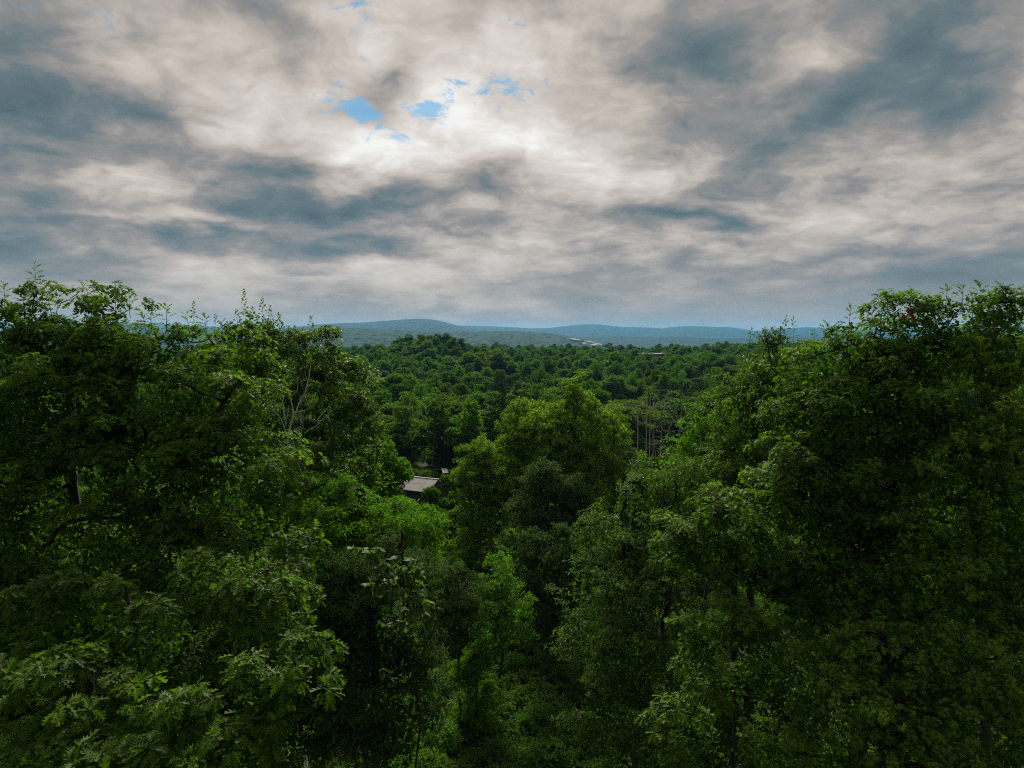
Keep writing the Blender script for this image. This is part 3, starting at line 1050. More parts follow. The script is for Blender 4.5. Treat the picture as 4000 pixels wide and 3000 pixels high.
# trees one can tell apart in the middle distance
ORDG = ['second', 'third', 'fourth', 'fifth', 'seventh', 'ninth', 'tenth', 'eleventh', 'eighth', 'sixth', 'first']
MID = [
    ('poplar', 2490, 1790, 60, 150, 'slim light tree growing at the foot of the power line poles'),
    ('conifer', 1962, 1475, 98, 170, 'tall dark conifer rising alone between broadleaf trees'),
    ('round', 1720, 1560, 108, 270, 'wide broadleaf tree with forked bare limbs over the dark hollow'),
    ('round', 1570, 1580, 112, 230, 'round-topped tree behind the small yellow-green twin crowns'),
    ('bright', 1830, 1560, 104, 210, 'light green broadleaf left of the tall dark conifer'),
    ('round', 1470, 1620, 96, 240, 'dark green tree half hidden by the pale-barked aspen'),
    ('bright', 1425, 1738, 57, 175, 'smaller of two vivid yellow-green round crowns above the grey roof'),
    ('bright', 1525, 1718, 55, 190, 'larger of two vivid yellow-green round crowns above the grey roof'),
    ('shrub', 2110, 2060, 46, 250, 'domed shrub smothered in hanging creeper'),
    ('shrub', 2240, 2040, 45, 190, 'creeper covered shrub with a dead stick poking out of its top'),
    ('bushy', 1840, 2020, 60, 190, 'thin tree beside the bright grassy gap'),
    ('bushy', 1760, 2200, 44, 280, 'dull green tree left of the vivid sapling'),
    ('shrub', 1790, 1960, 76, 120, 'low bush in the bright gap below the roof'),
    ('bushy', 1685, 1880, 78, 125, 'leafy bush leaning over the grey roof corner'),
    ('bushy', 1760, 1838, 84, 130, 'small bush to the side of the grey roof'),
    ('bushy', 1480, 1905, 66, 190, 'tall leafy shrub hiding the left eave of the roof'),
    ('bushybright', 2700, 1700, 66, 210, 'yellow-green tree beyond the small-leaved tree, next to the leafless trunks'),
    ('bushy', 2600, 1760, 74, 190, 'thin light tree below the bleached dead tree'),
    ('loose', 2480, 1700, 118, 170, 'sparse tree behind the power line poles'),
    ('round', 2620, 1560, 126, 210, 'round dark tree behind the leafless trunks'),
    ('bushy', 1860, 2500, 37, 260, 'olive bush with arching stems in the gully'),
    ('shrub', 1740, 2560, 35, 230, 'light green bush at the foot of the dark ash'),
    ('shrub', 2010, 2520, 36, 230, 'brownish green bush in the middle of the gully floor'),
    ('shrub', 2200, 2600, 34, 240, 'bright leafy bush by the lower edge of the small-leaved tree'),
    ('shrub', 1880, 2700, 31, 300, 'grey-green feathery bush low in the gully'),
    ('shrub', 2110, 2760, 30, 280, 'rounded dark bush beside the feathery one'),
    ('shrub', 1700, 2780, 31, 280, 'dim bush under the hanging grape vine'),
    ('shrub', 2320, 2780, 29, 300, 'leafy bush at the lowest edge of the gully, under the small-leaved tree'),
    ('shrub', 1950, 2900, 28, 320, 'low bush at the very bottom of the gully view'),
    ('shrub', 1600, 2930, 28, 320, 'shaded bush below the ash tree trunk'),
]
gp = random.Random(5)
for i, (px, py) in enumerate([(1752, 1945), (1775, 1990), (1740, 2010), (1765, 2050), (1745, 2095), (1770, 2140), (1750, 2190), (1785, 2230), (1725, 2150), (1800, 2100), (1760, 1900)]):
    p_ = at(px, py, (CAM_Z - 1.6) / ((py - 1310) / F))
    GAP = p_
    MID.append(('brightshrub', px, py, p_[1], gp.uniform(80, 130) , ORDG[i] + ' fresh green bush down the bright gap below the shed, counted from the shed'))
ROWN = ['upper', 'middle', 'lower', 'lowest']
for r_, py in enumerate((2400, 2560, 2730, 2890)):
    for c_ in range(6):
        MID.append(('shrub', 1530 + c_ * 165 + gp.uniform(-40, 40), py + gp.uniform(-45, 45), 30, gp.uniform(280, 400), ['first', 'second', 'third', 'fourth', 'fifth', 'sixth'][c_] + ' leafy bush from the left in the ' + ROWN[r_] + ' row on the gully floor'))
for kd, px, py, d, w_, lb in MID:
    proto_px(kd, px, py, d, w_, lb)


# bare and dead trees
def bare_tree(name, label, px, py, d, w_px, seed, mat, n=26, tr=.08):
    g = np.random.default_rng(seed)
    p = at(px, py, d)
    z0 = float(ground_z(p[0], p[1]))
    H = p[2] - z0
    w = w_px * d / F / 2
    root = thing(name, label, 'dead tree' if 'leafless' in label or 'dead' in label else 'tree', (p[0], p[1], z0))
    n = int(n * 1.6)
    e = np.stack([g.normal(0, w * .55, n), g.normal(0, w * .55, n), H * g.uniform(.5, 1.0, n) ** .7], 1)
    nodes, par, main, endn = skeleton(np.array([0, 0, -.5]), np.array([g.normal(0, .4), g.normal(0, .3), H * .97]), e, g, 4, .2)
    w_ = np.zeros(len(nodes))
    w_[endn] += 1
    for i in range(len(nodes) - 1, 0, -1):
        w_[par[i]] += w_[i]
    rad = .0115 * np.sqrt(w_ + .2)
    rad[:9] = np.maximum(rad[:9], np.linspace(tr, .03, 9))
    for nm_, sel in (('trunk', main[1:] == 0), ('branches', main[1:] > 0)):
        ii = np.arange(1, len(nodes))[sel]
        V, T = tubes(nodes[par[ii]], nodes[ii], np.minimum(rad[par[ii]], rad[ii] * 1.3), rad[ii], 6)
        o = link(nm_, tri_mesh(nm_, V, T, mat, smooth=True), root)
        if nm_ == 'branches':
            o['kind'] = 'stuff'
    return root


bare_tree('dead_tree', 'bleached leafless tree with fine upright limbs, tallest of those beside the power poles', 2640, 1490, 84, 230, 1, M_DEAD, 44)
bare_tree('dead_tree', 'leafless forked trunk leaning between the power poles and the yellow-green tree', 2590, 1560, 80, 170, 2, M_DEAD, 30)
bare_tree('dead_tree', 'slim leafless tree at the outer side of the bleached one', 2710, 1560, 90, 150, 3, M_DEAD, 30)
bare_tree('dead_tree', 'short leafless trunk in front of the power poles', 2560, 1660, 76, 120, 4, M_DEAD, 20)
bare_tree('bare_sapling', 'dark leafless sapling left of the power poles', 2395, 1620, 58, 120, 5, M_BARK, 30, .07)
bare_tree('bare_sapling', 'thin grey leafless sapling in front of the spreading mid-green tree', 2440, 1720, 56, 90, 6, M_DEAD, 22, .05)
bare_tree('dead_tree', 'pale dead trunk showing through the dense dark valley tree', 2172, 1800, 53.5, 60, 7, M_PALE, 5, .03)
bare_tree('dead_tree', 'forked leafless grey tree over the dark hollow', 1690, 1640, 100, 170, 8, M_TWIG, 26)
bare_tree('bare_sapling', 'leafless grey sapling standing in the far conifers', 1470, 1530, 150, 50, 9, M_TWIG, 14)
bare_tree('dead_tree', 'brownish leafless tree left of the pointed pale tree', 2060, 1500, 92, 120, 10, M_TWIG, 34)

for i_, (px, py, d_, w_, lb) in enumerate([(2575, 1540, 88, 60, 'thin leafless stem just right of the third power pole'), (2608, 1520, 92, 70, 'thin leafless stem second from the power poles')]):
    bare_tree('dead_tree', lb, px, py, d_, w_ + 30, 40 + i_, M_DEAD, 16, .06)

# ------------------------------------------------------------------ the wood: single trees, then the rest as one mass
BANDS = [(118, 134), (134, 150), (150, 166), (166, 184), (184, 204), (204, 226), (226, 250), (250, 276), (276, 306), (306, 340), (340, 380), (380, 425)]
WHERE = ['in the first row behind the power poles', 'in the second row behind the power poles', 'in the third row of the wood', 'in the fourth row of the wood',
         'in the fifth row of the wood', 'in the sixth row of the wood', 'in the seventh row of the wood', 'in the eighth row of the wood',
         'in the ninth row of the wood', 'in the last row before the knoll', 'at the foot of the knoll', 'on top of the knoll']
ORD = ['first', 'second', 'third', 'fourth', 'fifth', 'sixth', 'seventh', 'eighth', 'ninth', 'tenth', 'eleventh', 'twelfth', 'thirteenth', 'fourteenth', 'fifteenth', 'sixteenth', 'seventeenth', 'eighteenth',
       'nineteenth', 'twentieth', 'twenty-first', 'twenty-second', 'twenty-third', 'twenty-fourth', 'twenty-fifth', 'twenty-sixth', 'twenty-seventh', 'twenty-eighth', 'twenty-ninth', 'thirtieth'] + ['later'] * 40
LOOK = {'bushy': 'full leafy tree', 'round': 'rounded green tree', 'loose': 'loose light tree', 'poplar': 'slim upright tree', 'bright': 'yellow-green tree', 'conifer': 'dark pointed conifer'}
pr = random.Random(11)


def wood_spots(d0, d1, px0, px1, sp, pr):
    out = []
    tries = 0
    rows = max(1, round((d1 - d0) / sp))
    for r in range(rows):
        d = d0 + (d1 - d0) * (r + .5) / rows
        step = sp / d * F
        p = px0 + pr.random() * step
        while p < px1:
            out.append((p + pr.uniform(-.3, .3) * step, d + pr.uniform(-.4, .4) * (d1 - d0) / rows))
            p += step
    return out


single = []
for bi, (d0, d1) in enumerate(BANDS):
    sp = (7.6, 7.6, 7.6, 8.0, 8.4, 9, 10, 11, 12, 14, 16, 10)[bi]
    px0, px1 = ((1330, 2960) if d0 < 180 else (1280, 2960)) if bi < 11 else (1460, 1900)
    for px, d in wood_spots(d0, d1, px0, px1, sp, pr):
        single.append((bi, px, d))
single.sort(key=lambda t: (t[0], t[1]))
count = {}
RESERVED = []
sources = {}
for bi, px, d in single:
    x, y = (px - 2000) / F * d, d
    con = vnoise(np.array(x / 26.0 + 3), np.array(y / 26.0), 4)
    u = pr.random()
    pc = .65 if (con > .52 and 1 < bi < 7) else .06
    kd = 'conifer' if u < pc else pr.choice(['round', 'round', 'round', 'loose', 'bright' if pr.random() < .4 else 'round', 'poplar' if pr.random() < .4 else 'loose'])
    if bi == 11:
        kd = 'round'
        x, y = (px - 2000) / F * d, d
    if kd == 'round' and bi < 9 and pr.random() < .6:
        kd = 'bushy'
    h = pr.uniform(9.5, 14.5) * (1.05 if kd == 'poplar' else 1)
    if 2380 < px < 2640 and d < 180:
        h *= .85
    w_ = pr.uniform(6.8, 12.5) if pr.random() < .85 else pr.uniform(13, 17) * {'poplar': .6, 'conifer': .72}.get(kd, 1.0)
    if bi == 11:
        h, w_ = pr.uniform(13, 18), pr.uniform(12, 16)
    z = float(ground_z(x, y))
    k = (bi, kd)
    count[k] = count.get(k, 0) + 1
    o_ = ORD[count[k] - 1]
    root = place_proto(kd, x, y, z - .3, h, w_, f'{LOOK[kd]}, {o_} from the left {WHERE[bi]}', 'single trees of the wood beyond the valley')
    sources.setdefault(kd, root.children[0] if root.children[0].name.startswith('crown') else root.children[1])


def scatter_stuff(name, label, pts, scales, rots, kinds, kindlist, src):
    """many trees that read as one mass: points that carry the crowns of the trees built above"""
    me = bpy.data.meshes.new(name)
    me.vertices.add(len(pts))
    me.vertices.foreach_set('co', np.asarray(pts, np.float32).ravel())
    a = me.attributes.new('sc', 'FLOAT_VECTOR', 'POINT')
    a.data.foreach_set('vector', np.asarray(scales, np.float32).ravel())
    a = me.attributes.new('rz', 'FLOAT', 'POINT')
    a.data.foreach_set('value', np.asarray(rots, np.float32))
    a = me.attributes.new('kd', 'INT', 'POINT')
    a.data.foreach_set('value', np.asarray(kinds, np.int32))
    o = link(name, me)
    o['kind'] = 'stuff'
    o['label'] = label
    ng = bpy.data.node_groups.new(name, 'GeometryNodeTree')
    ng.interface.new_socket('Geometry', in_out='INPUT', socket_type='NodeSocketGeometry')
    ng.interface.new_socket('Geometry', in_out='OUTPUT', socket_type='NodeSocketGeometry')
    gi = ng.nodes.new('NodeGroupInput')
    go = ng.nodes.new('NodeGroupOutput')
    jn = ng.nodes.new('GeometryNodeJoinGeometry')

    def attr(nm_, ty):
        n = ng.nodes.new('GeometryNodeInputNamedAttribute')
        n.data_type = ty
        n.inputs['Name'].default_value = nm_
        return n.outputs['Attribute']
    sc, rz, kd = attr('sc', 'FLOAT_VECTOR'), attr('rz', 'FLOAT'), attr('kd', 'INT')
    cx = ng.nodes.new('ShaderNodeCombineXYZ')
    ng.links.new(rz, cx.inputs[2])
    for i, k in enumerate(kindlist):
        oi = ng.nodes.new('GeometryNodeObjectInfo')
        oi.transform_space = 'ORIGINAL'
        oi.inputs['As Instance'].default_value = True
        oi.inputs['Object'].default_value = src[k]
        ip = ng.nodes.new('GeometryNodeInstanceOnPoints')
        cmp_ = ng.nodes.new('FunctionNodeCompare')
        cmp_.data_type = 'INT'
        cmp_.operation = 'EQUAL'
        ng.links.new(kd, cmp_.inputs[2])
        cmp_.inputs[3].default_value = i
        ng.links.new(gi.outputs[0], ip.inputs['Points'])
        ng.links.new(cmp_.outputs[0], ip.inputs['Selection'])
        ng.links.new(oi.outputs['Geometry'], ip.inputs['Instance'])
        ng.links.new(cx.outputs[0], ip.inputs['Rotation'])
        ng.links.new(sc, ip.inputs['Scale'])
        ng.links.new(ip.outputs[0], jn.inputs[0])
    ng.links.new(jn.outputs[0], go.inputs[0])
    md = o.modifiers.new('scatter', 'NODES')
    md.node_group = ng
    return o


KL = ['round', 'loose', 'poplar', 'bright', 'conifer']
pts, scs, rts, kds = [], [], [], []


def add_far(x, y, h, w_, k):
    pts.append((x, y, float(ground_z(x, y)) - .3))
    kk = KL[k]
    scs.append((w_ / WIDTH[kk], w_ / WIDTH[kk], h / HEIGHT[kk]))
    rts.append(pr.uniform(0, 6.28))
    kds.append(k)


def far_kind():
    return pr.choices(range(5), [.56, .26, .03, .10, .05])[0]


for d0, d1, sp in ((40, 118, 7.5), (118, 380, 7.5), (380, 560, 8.5), (560, 900, 11)):
    for px, d in wood_spots(d0, d1, -1500, 5500, sp, pr):
        inside = (1280 < px < 2960)
        if inside and d < 118:
            continue
        if inside and d < 306 and bi >= 0:
            continue
        x, y = (px - 2000) / F * d, d
        if abs(x - 95) < 14 and abs(y - 455) < 12:      # the flat-roofed building stands here
            continue
        if d > 380 and d < 480 and 1880 < px < 2030:
            continue
        k = far_kind()
        h = pr.uniform(9.5, 14.5)
        if d < 118:
            h *= .8
        if 2460 < px < 2620 and 380 < d < 470:
            h = pr.uniform(7, 9.5)
        if pr.random() < .12:
            h = h * 1.15 + 1
            x += pr.uniform(-3, 3)
            k = 0
            add_far(x, y, h, pr.uniform(14, 19), 0)
            continue
        add_far(x, y, h, pr.uniform(6.5, 12.5) * (.7 if k in (2, 4) else 1), k)
# big crowns filling the knoll
scatter_stuff('forest', 'mass of treetops of the wood running to the valley edge', pts, scs, rts, kds, KL, sources)

# undergrowth over the floor of the valley
KU = ['shrub']
pts, scs, rts, kds = [], [], [], []
for px, d in wood_spots(14, 120, -700, 4700, 2.9, pr):
    x, y = (px - 2000) / F * d, d
    if 1560 < px < 1700 and d < 96 and d > 76:
        continue
    pts.append((x, y, float(ground_z(x, y)) - .4))
    s_ = pr.uniform(.45, 1.0)
    scs.append((s_ * 1.1, s_ * 1.1, s_ * .75))
    rts.append(pr.uniform(0, 6.28))
    kds.append(0)
shr = [o for o in bpy.data.objects if o.name.startswith('shrub')][0]
scatter_stuff('undergrowth', 'low tangled growth covering the valley floor', pts, scs, rts, kds, KU, {'shrub': [c for c in shr.children if c.name.startswith('crown')][0]})

# ------------------------------------------------------------------ foreground trees
make_tree('red_oak', 'big red oak at the left edge with drooping lobed leaves and tall leader shoots', 'tree', 300, 17.5,
          [(40, 1390, 17.5, 220, 140), (136, 1175, 17.5, 60, 75, .4), (136, 1250, 17.5, 100, 60, .5), (15, 1210, 17.5, 60, 50, .4), (325, 1200, 17.5, 60, 60, .4), (460, 1210, 17.4, 70, 60, .4), (400, 1270, 17.5, 120, 60, .5), (300, 1370, 17.5, 220, 110), (520, 1420, 17, 200, 160), (-120, 1700, 17, 260, 260), (230, 1640, 16, 300, 230), (480, 1800, 15.5, 230, 200),
           (80, 2050, 15, 280, 240), (400, 2150, 14.8, 260, 230), (200, 2450, 14.5, 330, 200), (560, 2480, 15, 250, 220)],
          'oak_lo', .20, M_OAK, spacing=.62, shell=.4, clump_r=.5, twigs=6, per=9, tip_spread=.18, upturn=.75, flip=.3, n_leaf_parts=280, part_kind='oak_hi', seed=11, droop=.55, filler=9000, fill_size=.15,
          shoots=[(136, 1035, 17.5, 1.0, 18, .14), (18, 1112, 17.5, .8, 14, .14), (325, 1110, 17.5, .75, 14, .14), (452, 1128, 17.5, .8, 14, .12), (505, 1165, 17.3, .5, 10, .14),
                  (230, 1160, 17.3, .4, 9, .12), (90, 1140, 17.6, .7, 14, .14), (180, 1120, 17.4, .7, 16, .16), (400, 1170, 17.4, .5, 12, .14)])
make_tree('red_oak', 'second red oak, between the big one and the aspen, with a sunlit sloping shoulder', 'tree', 860, 17,
          [(660, 1400, 17, 160, 110), (860, 1400, 17.5, 180, 110), (760, 1600, 16, 230, 180), (950, 1650, 15.5, 160, 170), (1040, 1850, 15, 130, 150), (780, 1900, 15, 260, 200),
           (1010, 2070, 15, 170, 170), (760, 2250, 14.5, 240, 190), (980, 2420, 16, 220, 220), (700, 2650, 17, 300, 260), (1060, 2750, 17.5, 260, 260)],
          'oak_lo', .20, M_OAK, spacing=.62, shell=.4, clump_r=.5, twigs=6, per=9, tip_spread=.18, upturn=.75, flip=.3, n_leaf_parts=280, part_kind='oak_hi', seed=12, droop=.55, filler=9000, fill_size=.15,
          shoots=[(650, 1200, 17, .6, 12, .13), (730, 1230, 17, .5, 10, .12), (800, 1240, 17.4, .5, 11, .13), (590, 1235, 17, .4, 10, .14), (870, 1262, 17.4, .45, 10, .12), (560, 1240, 17, .35, 9, .14)])
ASPEN_LIMBS = [((1120, 1760), (1136, 1650), (1155, 1606), (1177, 1563), (1194, 1524), (1208, 1471), (1214, 1420)), ((1155, 1611), (1199, 1601), (1228, 1575)), ((1194, 1524), (1206, 1510), (1190, 1448)),
               ((1150, 1620), (1131, 1553), (1160, 1529), (1170, 1466)), ((1073, 1485), (1083, 1529), (1102, 1567), (1112, 1640)), ((1095, 1403), (1107, 1485), (1108, 1560)), ((1054, 1582), (1097, 1632), (1118, 1700)),
               ((1114, 1660), (1126, 1582)), ((1180, 1752), (1208, 1741), (1261, 1724)), ((1165, 1799), (1215, 1748)), ((1190, 1690), (1232, 1664), (1314, 1591)), ((1125, 1690), (1174, 1666)), ((1240, 1640), (1290, 1580)), ((1130, 1730), (1200, 1900))]
make_tree('aspen', 'aspen with white limbs and small round leaves behind the second oak', 'tree', 1150, 28.6,
          [(980, 1360, 27, 130, 110, 1.0), (1130, 1400, 27, 130, 110, 1.0), (1240, 1390, 27.5, 90, 100, .9), (1340, 1520, 27.5, 110, 130, 1.1), (1060, 1560, 28.5, 150, 140, .9), (1240, 1560, 28.8, 140, 120, .9), (1380, 1680, 27, 90, 140, 1.0),
           (1150, 1760, 28.6, 200, 120, .9), (1330, 1860, 27, 130, 130), (1130, 1960, 27, 180, 130), (1300, 2050, 26.5, 180, 120)],
          'round', .115, M_ASPEN, bark=M_PALE, spacing=.5, shell=.5, clump_r=.45, twigs=7, per=8, seed=13, droop=.4, hollow=.15, filler=3500, trunk_r=.09, limb_k=.005, back=.5, limbs=ASPEN_LIMBS, tintb=-.03, fill_size=.16,
          shoots=[(950, 1135, 27, 1.5, 34, .13), (985, 1200, 27, 1.3, 34, .2), (1022, 1165, 27, 1.3, 34, .17), (925, 1215, 27, 1.1, 28, .2), (1055, 1195, 27, 1.0, 24, .1), (1090, 1225, 27.2, 1.1, 32, .12), (1100, 1260, 27.2, .8, 24, .14),
                  (1215, 1240, 27.3, 1.1, 26, .14), (1150, 1275, 27.3, .7, 20, .16), (1245, 1290, 27.2, .9, 26, .15), (1180, 1285, 27, .8, 24, .15), (756, 1182, 26.5, 1.5, 26, .1), (840, 1230, 26.5, 1, 22, .12), (1030, 1235, 27, 1, 26, .14)])
make_tree('oak_sapling', 'low oak whose leafy sprays reach up from the bottom left corner', 'tree', 420, 11.5,
          [(230, 2650, 10, 140, 70, .5), (420, 2790, 9.6, 120, 80, .5), (660, 2790, 9.2, 130, 110, .5), (900, 2760, 9.3, 160, 110, .5), (1150, 2640, 9.8, 130, 90, .5), (70, 2880, 9.6, 150, 100, .5),
           (620, 2970, 8.8, 230, 70, .5), (880, 2960, 8.8, 130, 80, .5), (60, 2600, 10.5, 80, 60, .4), (430, 2390, 11.6, 150, 100, .5), (620, 2440, 11.2, 120, 80, .5), (800, 2290, 12, 150, 80, .5), (1000, 2340, 12, 120, 80, .5), (180, 2330, 12, 150, 70, .5), (280, 2950, 9.2, 160, 70, .5)],
          'oak_lo', .20, M_OAKR, spacing=.46, shell=.6, clump_r=.34, twigs=5, per=9, tip_spread=.25, upturn=.6, flip=.3, n_leaf_parts=300, part_kind='oak_hi', seed=14, droop=.6, filler=0, tintb=-.03, trunk_r=.05, limb_k=.0025)
make_tree('red_oak', 'tall red oak on the right side with loose leader shoots against the sky', 'tree', 3380, 18,
          [(3330, 1430, 17.5, 190, 110), (3323, 1290, 17.3, 50, 50, .35), (3480, 1230, 17.3, 50, 50, .35), (3565, 1210, 17.3, 50, 50, .35), (3710, 1190, 17, 60, 45, .35), (3820, 1175, 17, 60, 50, .35), (3965, 1200, 17, 60, 60, .4), (3520, 1350, 17.5, 150, 90), (3760, 1310, 17, 130, 80), (3940, 1320, 17, 110, 80), (3130, 1480, 17.5, 150, 130), (3650, 1430, 17.5, 200, 140), (3200, 1700, 16.8, 230, 190), (3480, 1640, 17, 230, 210),
           (3110, 1950, 16, 200, 170), (3380, 1980, 16, 240, 190), (3620, 1850, 16.5, 200, 200), (3250, 2280, 16, 260, 220)],
          'oak_lo', .19, M_OAK, spacing=.62, shell=.4, clump_r=.5, twigs=6, per=9, tip_spread=.18, upturn=.75, flip=.3, n_leaf_parts=250, part_kind='oak_hi', seed=15, droop=.5, filler=9000, fill_size=.15, brown=(3562, 1222, 17),
          shoots=[(3562, 1130, 17.3, .8, 15, .14), (3467, 1158, 17.3, .7, 15, .14), (3323, 1200, 17.3, .85, 15, .12), (3408, 1222, 17.3, .6, 11, .1), (3831, 1108, 17, .7, 18, .18), (3700, 1126, 17, .6, 18, .2),
                  (3760, 1125, 17, .6, 16, .2), (3800, 1150, 17, .6, 16, .2), (3500, 1180, 17.2, .6, 16, .16), (3939, 1140, 16.8, .6, 16, .16), (3990, 1130, 16.8, .6, 16, .16), (3230, 1270, 17.3, .4, 10, .14), (3650, 1170, 17, .4, 12, .16), (3870, 1160, 17, .5, 14, .18)])
make_tree('cherry_tree', 'small-leaved tree with curled spire tips beside the tall right oak', 'tree', 2960, 22,
          [(2960, 1440, 22, 100, 110), (3060, 1400, 22, 90, 90), (2900, 1620, 22, 110, 150), (2990, 1640, 21.5, 110, 150), (2850, 1800, 22, 110, 120), (2930, 1880, 21, 150, 160), (2800, 1960, 22, 120, 110)],
          'ovate', .12, M_SMALL, spacing=.55, shell=.4, clump_r=.42, twigs=8, per=8, seed=16, droop=.3, filler=2500, fill_size=.17, tintb=-.08,
          shoots=[(2936, 1283, 22, .9, 22, .08), (2985, 1285, 22, .7, 20, .08), (3018, 1280, 22, .7, 20, .08), (3071, 1237, 21.5, 1.0, 24, .12), (3098, 1245, 21.3, 1.1, 20, .12), (3180, 1295, 21, .6, 14, .12)])
make_tree('oak_tree', 'oak with fresh bright sprays in front of the small-leaved trees, middle right', 'tree', 2900, 16,
          [(2830, 2010, 15, 140, 80, .6), (2700, 2090, 15, 120, 70, .6), (2930, 2120, 15, 130, 80, .6), (2760, 2200, 15.2, 120, 80, .6), (2740, 2500, 14, 140, 80, .6), (2900, 2480, 14, 120, 90, .6), (2820, 2680, 14, 120, 110, .6), (2960, 2600, 14.5, 110, 120, .6), (3050, 2250, 15.5, 160, 120, .6), (2700, 2850, 14.5, 140, 100, .6)],
          'oak_lo', .19, M_OAKR, spacing=.5, shell=.6, clump_r=.4, twigs=5, per=9, tip_spread=.2, upturn=.7, flip=.3, n_leaf_parts=200, part_kind='oak_hi', seed=17, droop=.55, filler=3000, fill_size=.14, tintb=.12)
make_tree('maple', 'tall olive maple filling the right edge', 'tree', 3900, 15.5,
          [(3930, 1420, 16, 170, 150), (3720, 1640, 15.5, 160, 150), (3960, 1700, 15, 200, 180), (3800, 1880, 14.5, 210, 170), (3560, 2080, 15, 180, 130), (3700, 2150, 14, 200, 150), (3960, 2080, 14, 180, 180), (3850, 2330, 13.5, 230, 160),
           (3500, 2330, 14.5, 200, 140), (4080, 2500, 13, 180, 250)],
          'maple', .105, M_MAPLE, spacing=.56, shell=.36, clump_r=.42, twigs=8, per=8, n_leaf_parts=150, seed=18, droop=.4, filler=8000, fill_size=.13)
make_tree('maple', 'lower maple with layered sprays in the bottom right corner', 'tree', 3450, 13.5,
          [(3230, 2560, 13, 130, 90), (3180, 2750, 12.7, 150, 120), (3430, 2560, 13, 140, 110), (3640, 2560, 12.8, 160, 110), (3420, 2800, 12.3, 190, 140), (3680, 2800, 12.2, 190, 140), (3920, 2680, 12, 170, 150), (3000, 2930, 13, 160, 100), (3300, 2980, 12, 220, 90),
           (3650, 3020, 11.6, 260, 90), (3930, 2960, 11.6, 160, 120)],
          'maple', .10, M_MAPLE, spacing=.5, shell=.42, clump_r=.38, twigs=7, per=8, n_leaf_parts=280, seed=19, droop=.42, filler=5000, tintb=.08, fill_size=.12)
make_tree('understory_tree', 'dark tree filling the space under the bright-sprayed oak, low on the right', 'tree', 2900, 20,
          [(2850, 2600, 20, 190, 150), (3050, 2560, 20, 160, 160), (2780, 2800, 19.5, 180, 150), (2980, 2830, 19.5, 200, 160), (3150, 2750, 19.5, 170, 170), (2900, 3000, 19, 250, 130), (2680, 2980, 19.5, 150, 120)],
          'ovate', .13, M_ASH, spacing=.66, shell=.36, clump_r=.46, twigs=7, per=8, seed=41, droop=.4, filler=3500, fill_size=.17, twig_mesh=False)
make_tree('birch_tree', 'grey-green small-leaved tree at the right side of the gully', 'tree', 2520, 22,
          [(2620, 1860, 23, 130, 90), (2500, 1960, 22.5, 120, 100), (2720, 1930, 22.5, 110, 110), (2380, 2100, 22, 130, 120), (2560, 2130, 21, 160, 140), (2300, 2280, 22, 130, 120), (2460, 2340, 20.5, 170, 150), (2640, 2320, 20, 150, 160),
           (2310, 2520, 21, 120, 130), (2480, 2580, 19.5, 180, 150), (2620, 2650, 19, 150, 170), (2380, 2780, 19.5, 170, 150), (2560, 2880, 18.5, 200, 150)],
          'ovate', .10, M_SMALL, spacing=.56, shell=.36, clump_r=.42, twigs=8, per=8, seed=20, droop=.3, filler=4000, fill_size=.16)
make_tree('locust_tree', 'yellow-green feathery tree in front of the leafless trunks', 'tree', 2780, 36,
          [(2740, 1650, 36, 90, 70), (2830, 1620, 36, 80, 70), (2690, 1730, 36, 80, 70), (2800, 1740, 35.5, 100, 90), (2720, 1830, 35.5, 90, 80), (2880, 1700, 36, 80, 90), (2620, 1850, 37, 70, 60)],
          'ovate', .14, M_BRIGHT, spacing=.7, shell=.4, clump_r=.5, twigs=8, per=8, seed=21, droop=.25, filler=1500, twig_mesh=False)
make_tree('sumac_tree', 'bright narrow-leaved tree crowning over the dark hollow left of the roof', 'tree', 1400, 22,
          [(1240, 1960, 22.5, 110, 90), (1370, 1955, 22, 110, 80), (1470, 2000, 22, 110, 70), (1330, 2080, 21, 150, 110), (1500, 2080, 21, 130, 110), (1600, 2070, 22, 90, 90), (1180, 2090, 22, 110, 100), (1660, 2110, 23, 80, 110)],
          'narrow', .17, M_BRIGHT, spacing=.56, shell=.4, clump_r=.42, twigs=8, per=9, seed=22, droop=.45, filler=2500, fill_size=.18, tintb=-.12,
          shoots=[(1490, 1815, 22, .8, 22, .1), (1525, 1855, 22, .5, 16, .1), (1400, 1845, 22, .6, 18, .1), (1330, 1860, 22, .5, 16, .1), (1590, 1960, 22, .4, 12, .1), (1240, 1850, 22, .5, 14, .1)])
make_tree('ash_tree', 'dark narrow-leaved ash below the bright tree, vine hanging from it', 'tree', 1420, 18.5,
          [(1250, 2270, 19, 180, 140), (1480, 2230, 19, 170, 120), (1650, 2330, 19.5, 110, 150), (1350, 2480, 18, 200, 170), (1570, 2560, 18, 160, 170), (1280, 2750, 17.5, 220, 180), (1500, 2850, 17, 220, 180), (1680, 2780, 19, 110, 150)],
          'narrow', .15, M_ASH, spacing=.6, shell=.36, clump_r=.44, twigs=7, per=8, seed=23, droop=.5, filler=4000, fill_size=.18)
make_tree('grape_vine', 'hanging grape vine with broad pale leaves draped on the dark ash', 'vine', 1600, 17,
          [(1440, 2160, 16.3, 60, 25, .3), (1510, 2200, 16.2, 60, 30, .3), (1590, 2230, 16.2, 60, 40, .3), (1490, 2270, 16.2, 60, 30, .3), (1610, 2330, 16, 50, 70, .3), (1570, 2420, 16, 40, 30, .3)],
          'grape', .15, M_VINE, spacing=.36, shell=.6, clump_r=.26, twigs=3, per=4, n_leaf_parts=200, seed=24, droop=.8, filler=0, trunk_r=.03, twig_mesh=False, hang=.15, flip=.35)

